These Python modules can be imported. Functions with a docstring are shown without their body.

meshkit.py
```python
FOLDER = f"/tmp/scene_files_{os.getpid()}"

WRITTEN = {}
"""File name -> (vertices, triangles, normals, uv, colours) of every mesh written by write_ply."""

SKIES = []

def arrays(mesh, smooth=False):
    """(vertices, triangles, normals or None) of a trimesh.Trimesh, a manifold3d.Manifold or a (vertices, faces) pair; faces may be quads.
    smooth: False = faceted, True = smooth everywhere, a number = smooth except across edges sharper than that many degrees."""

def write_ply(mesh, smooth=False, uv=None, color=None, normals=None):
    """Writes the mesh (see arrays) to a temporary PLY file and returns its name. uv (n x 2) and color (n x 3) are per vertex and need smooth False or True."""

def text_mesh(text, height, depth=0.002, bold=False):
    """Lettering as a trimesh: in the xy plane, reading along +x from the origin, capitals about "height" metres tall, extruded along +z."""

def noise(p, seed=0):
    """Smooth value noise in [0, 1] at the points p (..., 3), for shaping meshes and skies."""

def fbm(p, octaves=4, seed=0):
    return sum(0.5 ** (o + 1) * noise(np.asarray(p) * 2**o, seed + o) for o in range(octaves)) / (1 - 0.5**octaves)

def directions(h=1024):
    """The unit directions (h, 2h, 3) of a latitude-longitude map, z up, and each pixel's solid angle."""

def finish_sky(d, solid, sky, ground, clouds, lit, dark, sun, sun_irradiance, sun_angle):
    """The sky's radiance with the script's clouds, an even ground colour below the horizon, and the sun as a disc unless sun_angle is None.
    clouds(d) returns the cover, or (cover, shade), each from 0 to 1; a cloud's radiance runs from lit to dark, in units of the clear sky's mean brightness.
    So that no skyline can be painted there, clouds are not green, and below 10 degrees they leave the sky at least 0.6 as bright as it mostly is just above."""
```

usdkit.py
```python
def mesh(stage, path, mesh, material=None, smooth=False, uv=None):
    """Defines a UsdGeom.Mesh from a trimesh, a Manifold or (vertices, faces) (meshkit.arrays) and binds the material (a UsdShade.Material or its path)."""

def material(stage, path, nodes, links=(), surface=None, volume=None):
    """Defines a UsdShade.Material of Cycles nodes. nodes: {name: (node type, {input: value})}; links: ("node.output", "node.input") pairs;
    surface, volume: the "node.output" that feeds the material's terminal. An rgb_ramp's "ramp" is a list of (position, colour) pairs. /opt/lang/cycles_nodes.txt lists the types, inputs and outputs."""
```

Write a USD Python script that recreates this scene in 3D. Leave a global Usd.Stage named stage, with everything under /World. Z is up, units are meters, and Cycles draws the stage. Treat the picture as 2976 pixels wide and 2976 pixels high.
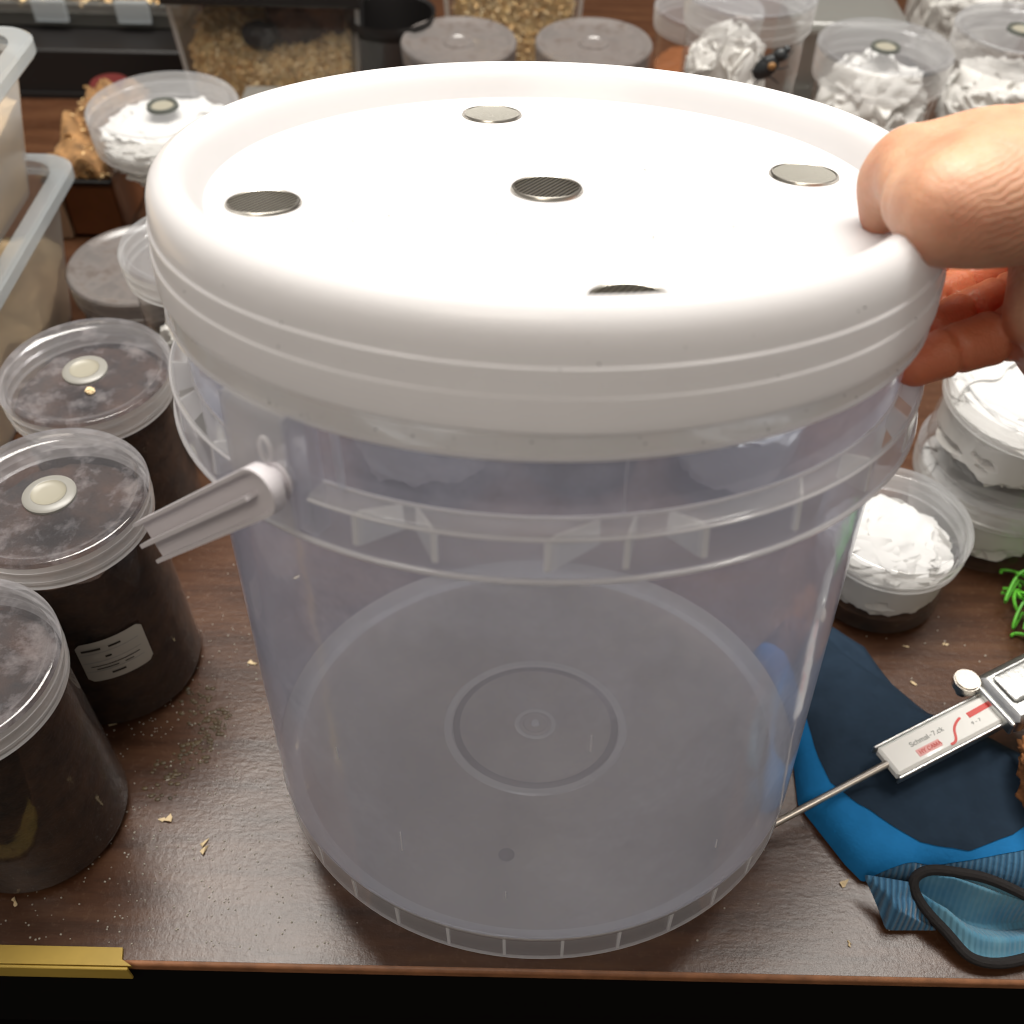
import math, random
import numpy as np, trimesh, usdkit, meshkit
from pxr import Usd, UsdGeom, UsdLux, UsdShade, Gf, Sdf, Vt
from shapely.geometry import Polygon, Point
from shapely import contains_xy

stage = Usd.Stage.CreateInMemory()
UsdGeom.SetStageUpAxis(stage, UsdGeom.Tokens.z)
UsdGeom.SetStageMetersPerUnit(stage, 1.0)
UsdGeom.Xform.Define(stage, '/World')
stage.SetDefaultPrim(stage.GetPrimAtPath('/World'))

# ------------------------------------------------------------------ camera, light, exposure
PITCH, ROLL, EYE = 0.8246676, 0.0220039, np.array([0, 0, 0.524983])
FPX, S = 3080.0, 2976.0
_f = np.array([0, math.cos(PITCH), -math.sin(PITCH)]); _r = np.array([1.0, 0, 0]); _u = np.cross(_r, _f)
RIGHT = math.cos(ROLL) * _r + math.sin(ROLL) * _u
UP = -math.sin(ROLL) * _r + math.cos(ROLL) * _u
cam = UsdGeom.Camera.Define(stage, '/World/camera')
cam.CreateHorizontalApertureAttr(36.0); cam.CreateVerticalApertureAttr(36.0)
cam.CreateFocalLengthAttr(36.0 * FPX / S)
cam.CreateClippingRangeAttr(Gf.Vec2f(0.01, 50))
cam.CreateFStopAttr(9.0); cam.CreateFocusDistanceAttr(0.47)
cam.AddTransformOp().Set(Gf.Matrix4d(*RIGHT, 0, *UP, 0, *(-_f), 0, *EYE, 1))
cam.CreateExposureAttr(0.28)

LAMP_POWER, FRONT, FILL = 19.5, 4.0, 0.21
def area_lamp(path, pos, aim, w, h, power, color):
    L = UsdLux.RectLight.Define(stage, path)
    L.CreateWidthAttr(w); L.CreateHeightAttr(h); L.CreateIntensityAttr(power); L.CreateColorAttr(Gf.Vec3f(*color))
    pos, aim = np.array(pos, float), np.array(aim, float)
    z = pos - aim; z /= np.linalg.norm(z); x = np.cross([0, 1, 0], z); x /= np.linalg.norm(x); y = np.cross(z, x)
    L.AddTransformOp().Set(Gf.Matrix4d(*x, 0, *y, 0, *z, 0, *pos, 1))
    return L
area_lamp('/World/ceiling_lamp', (0.08, 0.80, 1.55), (0.08, 0.74, 0), 1.40, 0.55, LAMP_POWER, (1.0, 0.955, 0.89))
area_lamp('/World/ceiling_lamp_001', (-0.5, -1.1, 2.3), (0.0, 0.3, 0.2), 1.3, 0.7, FRONT, (1.0, 0.90, 0.78))  # second lamp added behind the camera as front fill
room = UsdLux.DomeLight.Define(stage, '/World/room_light')

def mat(name, nodes, links, surface, **k):
    return usdkit.material(stage, '/World/Looks/' + name, nodes, links, surface=surface, **k)
UsdGeom.Scope.Define(stage, '/World/Looks')
UsdShade.MaterialBindingAPI.Apply(room.GetPrim()).Bind(mat('dim_room', {'b': ('background_shader', {'color': (1.0, 0.90, 0.80), 'strength': FILL})}, [], 'b.background'))

# ------------------------------------------------------------------ helpers
COUNT = {}
def numbered(path):
    n = COUNT.get(path, 0); COUNT[path] = n + 1
    return path if n == 0 else f'{path}_{n:03d}'
def tag(p, label=None, cat=None, group=None, kind=None):
    p = p.GetPrim() if hasattr(p, 'GetPrim') else p
    for k, v in (('label', label), ('category', cat), ('group', group), ('kind', kind)):
        if v: p.SetCustomDataByKey(k, v)
    return p
def thing(name, label, cat, loc=(0, 0, 0), group=None, mtx=None):
    x = UsdGeom.Xform.Define(stage, numbered('/World/' + name))
    if mtx is not None: x.AddTransformOp().Set(mtx)
    else: x.AddTranslateOp().Set(Gf.Vec3d(*map(float, loc)))
    tag(x, label, cat, group)
    return x
def obj(name, mesh, m, parent=None, smooth=35, label=None, kind=None):
    base = str(parent.GetPath()) if parent is not None else '/World'
    o = usdkit.mesh(stage, numbered(f'{base}/{name}'), mesh, m, smooth=smooth)
    if label or kind: tag(o, label, kind=kind)
    return o
def at(px, py, z):
    """A point of the photograph (in a 1932 grid) brought down onto the level z."""
    px, py = px * S / 1932, py * S / 1932
    d = RIGHT * ((px - S / 2) / FPX) - UP * ((py - S / 2) / FPX) + _f
    return EYE + d * (z - EYE[2]) / d[2]
def atd(px, py, D):
    px, py = px * S / 1932, py * S / 1932
    return EYE + (RIGHT * ((px - S / 2) / FPX) - UP * ((py - S / 2) / FPX) + _f) * D
def tm(v, f): return trimesh.Trimesh(np.asarray(v, float), np.asarray(f, int), process=False)
def join(*ms): return trimesh.util.concatenate([m for m in ms if m is not None])
def revolve(prof, n=96, a0=0.0, a1=360.0, closed=False):
    prof = np.asarray(prof, float); full = abs(a1 - a0 - 360) < 1e-6
    k = n if full else n + 1
    th = np.radians(np.linspace(a0, a1, n + 1))[:k]
    P = np.stack([np.outer(np.cos(th), prof[:, 0]), np.outer(np.sin(th), prof[:, 0]), np.tile(prof[:, 1], (k, 1))], -1)
    m = len(prof); rows = m if closed else m - 1; f = []
    I = np.arange(n)[:, None]; J = np.arange(rows)[None]
    a = (I % k) * m + J; b = ((I + 1) % k) * m + J; c = ((I + 1) % k) * m + (J + 1) % m; d = (I % k) * m + (J + 1) % m
    F = np.concatenate([np.stack([a, b, c], -1).reshape(-1, 3), np.stack([a, c, d], -1).reshape(-1, 3)])
    mesh = tm(P.reshape(-1, 3), F)
    if not full and closed:
        tri = trimesh.creation.triangulate_polygon(Polygon(prof), engine='earcut')
        if len(tri[0]) == m:
            caps = []
            for s, off in ((0, 0), (1, n * m)):
                t = np.asarray(tri[1]); idx = [int(np.argmin(np.linalg.norm(prof - p, axis=1))) for p in tri[0]]
                caps.append(np.asarray(idx)[t] + off)
            mesh = tm(mesh.vertices, np.vstack([mesh.faces] + caps))
    mesh.merge_vertices(); mesh.update_faces(mesh.nondegenerate_faces())
    return mesh
def box(lo, hi, bev=0.0):
    lo, hi = np.array(lo, float), np.array(hi, float)
    if bev <= 0:
        m = trimesh.creation.box(hi - lo); m.apply_translation((lo + hi) / 2); return m
    pts = []
    for s in np.ndindex(2, 2, 2):
        c = np.where(s, hi, lo); sg = np.where(s, -1, 1)
        for k in range(3):
            p = c + sg * bev; p[k] = c[k]; pts.append(p)
            q = c + sg * bev * 0.3; q[k] = c[k] + sg[k] * bev * 0.3; 
        pts.append(c + sg * bev * 0.42)
    return trimesh.convex.convex_hull(np.array(pts))
def tube(pts, r, n=10, closed=False):
    pts = np.asarray(pts, float); k = len(pts); rr = np.broadcast_to(r, (k,))
    t = np.roll(pts, -1, 0) - np.roll(pts, 1, 0) if closed else np.gradient(pts, axis=0)
    t /= np.linalg.norm(t, axis=1, keepdims=True) + 1e-12
    up = np.array([0, 0, 1.0]); V = []; nrm = None
    for i in range(k):
        if nrm is None:
            nrm = np.cross(t[i], up); nrm = nrm if np.linalg.norm(nrm) > 1e-3 else np.cross(t[i], [1, 0, 0])
        nrm = nrm - t[i] * (nrm @ t[i]); nrm /= np.linalg.norm(nrm); b = np.cross(t[i], nrm)
        a = np.linspace(0, 2 * np.pi, n, endpoint=False)[:, None]
        V.append(pts[i] + rr[i] * (np.cos(a) * nrm + np.sin(a) * b))
    V = np.vstack(V); F = []
    for i in range(k if closed else k - 1):
        j = (i + 1) % k
        for q in range(n):
            w = (q + 1) % n; F += [[i*n+q, i*n+w, j*n+w], [i*n+q, j*n+w, j*n+q]]
    if not closed:
        V = np.vstack([V, pts[0], pts[-1]])
        for q in range(n):
            w = (q + 1) % n; F += [[k*n, i_ := w, q], [k*n+1, (k-1)*n+q, (k-1)*n+w]]
    return tm(V, F)
def spline(pts, n):
    from scipy.interpolate import CubicSpline
    pts = np.asarray(pts, float); t = np.r_[0, np.cumsum(np.linalg.norm(np.diff(pts, axis=0), axis=1))]
    return CubicSpline(t, pts)(np.linspace(0, t[-1], n))
def cyl(p0, p1, r, n=24):
    p0, p1 = np.array(p0, float), np.array(p1, float)
    m = trimesh.creation.cylinder(radius=r, height=np.linalg.norm(p1 - p0), sections=n)
    m.apply_transform(trimesh.geometry.align_vectors([0, 0, 1], (p1 - p0) / np.linalg.norm(p1 - p0))); m.apply_translation((p0 + p1) / 2)
    return m
def surface_nets(F, origin, h):
    """A smooth mesh of the level F = 0 (F < 0 inside) on a regular grid."""
    s = F < 0; nx, ny, nz = F.shape
    num = np.zeros((nx-1, ny-1, nz-1, 3)); cnt = np.zeros((nx-1, ny-1, nz-1))
    cs = [(a, b, c) for a in (0, 1) for b in (0, 1) for c in (0, 1)]
    sl = lambda a, c: a[c[0]:nx-1+c[0], c[1]:ny-1+c[1], c[2]:nz-1+c[2]]
    for i, p in enumerate(cs):
        for q in cs[i+1:]:
            if sum(abs(x - y) for x, y in zip(p, q)) != 1: continue
            fa, fb = sl(F, p), sl(F, q); on = (fa < 0) != (fb < 0)
            t = np.where(on, fa / np.where(on, fa - fb, 1), 0)
            for k in range(3): num[..., k] += np.where(on, p[k] + t * (q[k] - p[k]), 0)
            cnt += on
    act = cnt > 0; idx = -np.ones(act.shape, int); idx[act] = np.arange(act.sum())
    g = np.argwhere(act); V = origin + h * (g + num[act] / cnt[act][:, None])
    faces = []
    for ax in range(3):
        o1, o2 = (ax + 1) % 3, (ax + 2) % 3
        A = np.moveaxis(s, ax, 0); ch = A[:-1] != A[1:]; w = np.argwhere(ch)
        e = np.zeros((len(w), 3), int); e[:, ax] = w[:, 0]
        rest = [d for d in range(3) if d != ax]; e[:, rest[0]] = w[:, 1]; e[:, rest[1]] = w[:, 2]
        ok = (e[:, o1] > 0) & (e[:, o2] > 0) & (e[:, o1] < act.shape[o1]) & (e[:, o2] < act.shape[o2]); e = e[ok]
        inside = s[tuple(e.T)]
        d1 = np.eye(3, dtype=int)[o1]; d2 = np.eye(3, dtype=int)[o2]
        q = [idx[tuple((e - k).T)] for k in (0 * d1, d1, d1 + d2, d2)]
        Q = np.stack(q, 1); Q[~inside] = Q[~inside][:, ::-1]
        faces += [Q[:, [0, 1, 2]], Q[:, [0, 2, 3]]]
    return tm(V, np.vstack(faces))
def relax(m, it=3, lamb=0.5, pin=False):
    from scipy.sparse import coo_matrix
    v, f = np.array(m.vertices), np.array(m.faces); n = len(v)
    e = np.vstack([f[:, [0, 1]], f[:, [1, 2]], f[:, [2, 0]]]); e = np.vstack([e, e[:, ::-1]])
    A = coo_matrix((np.ones(len(e)), (e[:, 0], e[:, 1])), shape=(n, n)).tocsr(); A.data[:] = 1; d = np.asarray(A.sum(1)).ravel(); d[d == 0] = 1
    for _ in range(it): v = v + lamb * ((A @ v) / d[:, None] - v)
    return tm(v, f)
rng = np.random.default_rng(7)

# ------------------------------------------------------------------ materials
def plain(name, color, rough=0.5, metal=0.0, noise=None, bump=None, spec=0.5, coat=0.0, sss=0.0):
    n = {'p': ('principled_bsdf', {'base_color': color, 'roughness': rough, 'metallic': metal, 'specular_ior_level': spec, 'coat_weight': coat})}
    l = []
    if sss: n['p'][1].update(subsurface_weight=sss, subsurface_radius=(1, 0.45, 0.25), subsurface_scale=0.006)
    if noise or bump: n['g'] = ('texture_coordinate', {})
    if noise:   # (scale, dark factor, light factor)
        sc, a, b = noise
        n['t'] = ('noise_texture', {'scale': sc, 'detail': 6, 'roughness': 0.65})
        n['r'] = ('rgb_ramp', {'ramp': [(0.3, tuple(c * a for c in color)), (0.7, tuple(min(c * b, 1) for c in color))]})
        l += [('g.object', 't.vector'), ('t.fac', 'r.fac'), ('r.color', 'p.base_color')]
    if bump:
        sc, d = bump
        n['t2'] = ('noise_texture', {'scale': sc, 'detail': 5, 'roughness': 0.6}); n['b'] = ('bump', {'strength': 0.6, 'distance': d})
        l += [('g.object', 't2.vector'), ('t2.fac', 'b.height'), ('b.normal', 'p.normal')]
    return mat(name, n, l, 'p.BSDF')

def plastic(name, tint=(0.93, 0.93, 0.95), milk=0.15, edge=0.35, blur=None, milk_color=(0.82, 0.83, 0.86), gloss=0.08, dirt=None, scratch=False, sheen=0.045):
    """Thin see-through polypropylene: light passes, part of it scattered; shiny at a slant."""
    n = {'tr': ('transparent_bsdf', {'color': tint}), 'lw': ('layer_weight', {'blend': 0.5}),
         'di': ('diffuse_bsdf', {'color': milk_color}), 'tl': ('translucent_bsdf', {'color': milk_color}),
         'm0': ('mix_closure', {'fac': 0.55}), 'ep': ('math', {'math_type': 'power', 'value2': 2.5}),
         'em': ('math', {'math_type': 'multiply_add', 'value2': edge, 'value3': milk, 'use_clamp': True}),
         'm1': ('mix_closure', {}), 'gl': ('glossy_bsdf', {'color': (1, 1, 1), 'roughness': gloss}),
         'fp': ('math', {'math_type': 'power', 'value2': 4.0}), 'fm': ('math', {'math_type': 'multiply_add', 'value2': 0.75, 'value3': sheen, 'use_clamp': True}),
         'm2': ('mix_closure', {})}
    l = [('di.BSDF', 'm0.closure1'), ('tl.BSDF', 'm0.closure2'), ('lw.facing', 'ep.value1'), ('ep.value', 'em.value1'),
         ('m0.closure', 'm1.closure2'), ('lw.facing', 'fp.value1'), ('fp.value', 'fm.value1'), ('fm.value', 'm2.fac'),
         ('m1.closure', 'm2.closure1'), ('gl.BSDF', 'm2.closure2')]
    last = 'em.value'
    if blur:
        n['rf'] = ('refraction_bsdf', {'color': tint, 'roughness': blur[0], 'IOR': 1.0005, 'distribution': 'ggx'})
        n['mb'] = ('mix_closure', {'fac': blur[1]})
        l += [('tr.BSDF', 'mb.closure1'), ('rf.BSDF', 'mb.closure2'), ('mb.closure', 'm1.closure1')]
    else: l.append(('tr.BSDF', 'm1.closure1'))
    if dirt:    # (scale, low, high, amount, colour): a patchy film on the plastic
        sc, lo, hi, am, dc = dirt
        n['g'] = ('texture_coordinate', {}); n['nz'] = ('noise_texture', {'scale': sc, 'detail': 6, 'roughness': 0.7})
        n['mr'] = ('map_range', {'from_min': lo, 'from_max': hi, 'to_min': 0.0, 'to_max': am, 'clamp': True})
        n['ad'] = ('math', {'math_type': 'add', 'use_clamp': True})
        n['mc'] = ('mix', {'color1': milk_color, 'color2': dc})
        l += [('g.object', 'nz.vector'), ('nz.fac', 'mr.value'), ('mr.result', 'ad.value2'), (last, 'ad.value1'), ('mr.result', 'mc.fac'), ('mc.color', 'di.color'), ('mc.color', 'tl.color')]
        last = 'ad.value'
    l.append((last, 'm1.fac'))
    if scratch:
        n['g2'] = ('texture_coordinate', {}); n['n2'] = ('noise_texture', {'scale': 14, 'detail': 3}); n['bp'] = ('bump', {'strength': 0.25, 'distance': 0.004})
        l += [('g2.object', 'n2.vector'), ('n2.fac', 'bp.height'), ('bp.normal', 'gl.normal')]
    return mat(name, n, l, 'm2.closure')

M = {}
M['bucket'] = plastic('bucket_plastic', tint=(0.87, 0.905, 0.975), milk=0.19, edge=0.48, blur=(0.10, 0.85), gloss=0.10, milk_color=(0.77, 0.81, 1.0), dirt=(9, 0.48, 0.78, 0.22, (0.92, 0.92, 0.96)), scratch=True)
M['floor'] = plastic('bucket_floor_plastic', tint=(0.85, 0.85, 0.88), milk=0.68, edge=0.1, blur=(0.16, 0.8), gloss=0.16, milk_color=(0.97, 0.91, 0.83), dirt=(11, 0.42, 0.75, 0.34, (0.60, 0.55, 0.50)))
M['collar'] = plastic('collar_plastic', tint=(0.94, 0.95, 0.97), milk=0.15, edge=0.5, gloss=0.1, milk_color=(0.86, 0.86, 0.90))
M['jar'] = plastic('jar_plastic', tint=(0.95, 0.95, 0.95), milk=0.008, edge=0.10, gloss=0.06, milk_color=(0.70, 0.68, 0.66), scratch=True, sheen=0.025)
M['band'] = plastic('flange_plastic', tint=(0.95, 0.95, 0.94), milk=0.50, edge=0.4, gloss=0.12, milk_color=(0.90, 0.88, 0.84))
M['softring'] = plastic('soft_ring_plastic', tint=(0.92, 0.92, 0.92), milk=0.62, edge=0.2, gloss=0.2, milk_color=(0.92, 0.90, 0.88))
M['earp'] = plastic('ear_plastic', tint=(0.95, 0.95, 0.95), milk=0.30, edge=0.4, gloss=0.12, milk_color=(0.90, 0.89, 0.88))
M['spot'] = plastic('dull_spot_plastic', tint=(0.75, 0.74, 0.74), milk=0.3, edge=0.1, gloss=0.3, milk_color=(0.55, 0.52, 0.50))
M['spot2'] = plastic('groove_plastic', tint=(0.78, 0.77, 0.77), milk=0.25, edge=0.1, gloss=0.2, milk_color=(0.62, 0.60, 0.58))
M['lip'] = plastic('bright_edge_plastic', tint=(0.95, 0.95, 0.96), milk=0.72, edge=0.2, gloss=0.1, milk_color=(0.88, 0.87, 0.88))  # whiter plastic: light carried to the edges put into colour; scratches share it
M['ribp'] = plastic('rib_plastic', tint=(0.95, 0.95, 0.96), milk=0.72, edge=0.3, gloss=0.1, milk_color=(0.96, 0.96, 0.97))
M['jarlid'] = plastic('jar_lid_plastic', tint=(0.93, 0.94, 0.96), milk=0.13, edge=0.35, gloss=0.07, milk_color=(0.78, 0.80, 0.84), scratch=True)
M['jarring'] = plastic('jar_ring_plastic', tint=(0.93, 0.94, 0.95), milk=0.42, edge=0.45, gloss=0.12, milk_color=(0.84, 0.83, 0.81))
M['dustylid'] = plastic('dusty_lid_plastic', tint=(0.9, 0.9, 0.93), milk=0.09, edge=0.3, gloss=0.12, milk_color=(0.62, 0.62, 0.68), dirt=(62, 0.50, 0.74, 0.42, (0.46, 0.37, 0.29)), scratch=True)
M['greylid'] = plastic('grey_lid_plastic', tint=(0.8, 0.78, 0.77), milk=0.6, edge=0.2, gloss=0.25, milk_color=(0.36, 0.335, 0.325), dirt=(42, 0.42, 0.66, 0.8, (0.17, 0.13, 0.11)))
M['tub'] = plastic('tub_plastic', tint=(0.9, 0.9, 0.9), milk=0.34, edge=0.25, blur=(0.3, 0.7), gloss=0.2, milk_color=(0.70, 0.68, 0.65))
M['tubrim'] = plastic('tub_rim_plastic', tint=(0.9, 0.92, 0.93), milk=0.50, edge=0.25, gloss=0.2, milk_color=(0.66, 0.71, 0.74))
M['clear'] = plastic('clear_box_plastic', tint=(0.95, 0.94, 0.92), milk=0.05, edge=0.2, gloss=0.06)
M['lid'] = mat('white_lid_plastic', {
    'p': ('principled_bsdf', {'base_color': (0.83, 0.825, 0.84), 'roughness': 0.22, 'specular_ior_level': 0.5, 'subsurface_weight': 0.25, 'subsurface_radius': (1, 1, 1), 'subsurface_scale': 0.006}),
    'tl': ('translucent_bsdf', {'color': (0.93, 0.915, 0.90)}), 'm': ('mix_closure', {'fac': 0.40}),
    'g': ('texture_coordinate', {}), 'n': ('noise_texture', {'scale': 9, 'detail': 4}), 'b': ('bump', {'strength': 0.12, 'distance': 0.004})},
    [('g.object', 'n.vector'), ('n.fac', 'b.height'), ('b.normal', 'p.normal'), ('p.BSDF', 'm.closure1'), ('tl.BSDF', 'm.closure2')], 'm.closure')
M['handle'] = plain('white_handle_plastic', (0.72, 0.69, 0.72), 0.38, bump=(60, 0.0006))
M['steel'] = plain('vent_steel', (0.50, 0.48, 0.43), 0.28, 1.0)
M['mesh'] = mat('vent_mesh_steel', {
    'g': ('texture_coordinate', {}), 'mp': ('mapping', {'rotation': (0, 0, 0.6)}), 'w': ('wave_texture', {'wave_type': 'bands', 'bands_direction': 'x', 'scale': 170, 'distortion': 0.8, 'detail': 1, 'detail_scale': 1}),
    'r': ('rgb_ramp', {'ramp': [(0.25, (0.045, 0.043, 0.034)), (0.75, (0.36, 0.335, 0.27))]}), 'b': ('bump', {'strength': 0.7, 'distance': 0.0005}),
    'p': ('principled_bsdf', {'metallic': 1.0, 'roughness': 0.3})},
    [('g.object', 'mp.vector'), ('mp.vector', 'w.vector'), ('w.fac', 'r.fac'), ('r.color', 'p.base_color'), ('w.fac', 'b.height'), ('b.normal', 'p.normal')], 'p.BSDF')
M['glaremesh'] = plain('vent_mesh_glare', (0.34, 0.33, 0.29), 0.4, 0.6, bump=(900, 0.0004))  # paler copy of the mesh, bright reflection put into the colour
M['table'] = mat('worn_brown_table', {
    'g': ('geometry', {}), 'mp': ('mapping', {'scale': (3, 26, 3)}), 'n': ('noise_texture', {'scale': 3.2, 'detail': 8, 'roughness': 0.7}),
    'r': ('rgb_ramp', {'ramp': [(0.3, (0.030, 0.011, 0.0045)), (0.5, (0.064, 0.026, 0.012)), (0.72, (0.098, 0.045, 0.021))]}),
    'n2': ('noise_texture', {'scale': 240, 'detail': 4, 'roughness': 0.75}), 'r2': ('rgb_ramp', {'ramp': [(0.55, (0, 0, 0)), (0.78, (1, 1, 1))]}),
    'mp3': ('mapping', {'scale': (40, 160, 40)}), 'n3': ('noise_texture', {'scale': 3.0, 'detail': 5}),
    'sum': ('math', {'math_type': 'multiply_add', 'value2': 0.5}),
    'n4': ('noise_texture', {'scale': 5.0, 'detail': 4}), 'mr': ('map_range', {'from_min': 0.3, 'from_max': 0.7, 'to_min': 0.25, 'to_max': 0.6, 'clamp': True}),
    'mx': ('mix', {'color2': (0.20, 0.125, 0.085)}), 'f': ('math', {'math_type': 'multiply', 'value2': 0.38}),
    'b': ('bump', {'strength': 0.22, 'distance': 0.0007}), 'rr': ('map_range', {'from_min': 0.3, 'from_max': 0.7, 'to_min': 0.24, 'to_max': 0.36, 'clamp': True}),
    'p': ('principled_bsdf', {'specular_ior_level': 0.48})},
    [('g.position', 'mp.vector'), ('mp.vector', 'n.vector'), ('n.fac', 'r.fac'), ('g.position', 'n2.vector'), ('n2.fac', 'r2.fac'), ('r2.color', 'f.value1'),
     ('f.value', 'mx.fac'), ('r.color', 'mx.color1'), ('mx.color', 'p.base_color'), ('g.position', 'mp3.vector'), ('mp3.vector', 'n3.vector'), ('n3.fac', 'sum.value1'), ('n2.fac', 'sum.value3'),
     ('sum.value', 'b.height'), ('b.normal', 'p.normal'), ('g.position', 'n4.vector'), ('n4.fac', 'rr.value'), ('rr.result', 'p.roughness')], 'p.BSDF')
M['edge'] = plain('table_edge_wood', (0.30, 0.13, 0.06), 0.4, noise=(60, 0.6, 1.25), bump=(200, 0.0006))
M['black'] = plain('shade_black', (0.004, 0.003, 0.003), 0.8, spec=0.1)
M['wall'] = plain('dark_wall', (0.022, 0.013, 0.009), 0.8, noise=(6, 0.7, 1.2))
M['groundmat'] = plain('dark_floor', (0.004, 0.003, 0.003), 0.9, spec=0.05)
M['soil'] = plain('dark_soil', (0.022, 0.0095, 0.004), 0.85, noise=(60, 0.25, 2.6), bump=(120, 0.003))
M['tissue'] = mat('white_tissue', {
    'p': ('principled_bsdf', {'base_color': (0.76, 0.745, 0.71), 'roughness': 0.9, 'specular_ior_level': 0.1}), 'tl': ('translucent_bsdf', {'color': (0.80, 0.78, 0.73)}), 'm': ('mix_closure', {'fac': 0.18}),
    'g': ('texture_coordinate', {}), 'n': ('noise_texture', {'scale': 90, 'detail': 4}), 'b': ('bump', {'strength': 0.4, 'distance': 0.001})},
    [('g.object', 'n.vector'), ('n.fac', 'b.height'), ('b.normal', 'p.normal'), ('p.BSDF', 'm.closure1'), ('tl.BSDF', 'm.closure2')], 'm.closure')
M['chips'] = plain('wood_chips', (0.74, 0.55, 0.30), 0.8, noise=(70, 0.5, 1.45), bump=(150, 0.003))
M['duskchips'] = plain('dusky_wood_chips', (0.20, 0.105, 0.038), 0.85, noise=(90, 0.4, 1.8), bump=(150, 0.003))
M['palechips'] = plain('pale_wood_chips', (0.60, 0.44, 0.26), 0.8, noise=(60, 0.6, 1.35), bump=(150, 0.003))
flake_mats = [plain('flake_%s' % n, c, 0.75) for n, c in (('straw', (0.76, 0.57, 0.30)), ('cream', (0.82, 0.68, 0.44)), ('tan', (0.66, 0.45, 0.22)))]
M['crumb'] = plain('pale_crumb', (0.70, 0.55, 0.33), 0.7)
PALM_SHADE = (float(_f @ (atd(1860, 500, 0.362) - EYE)), float(_f @ (atd(1860, 500, 0.376) - EYE)))  # depth range where palm redness and painted finger shade set in
WR = [float(UP @ atd(1860, y, 0.318)) for y in (385, 280, 500, 470)]
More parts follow.
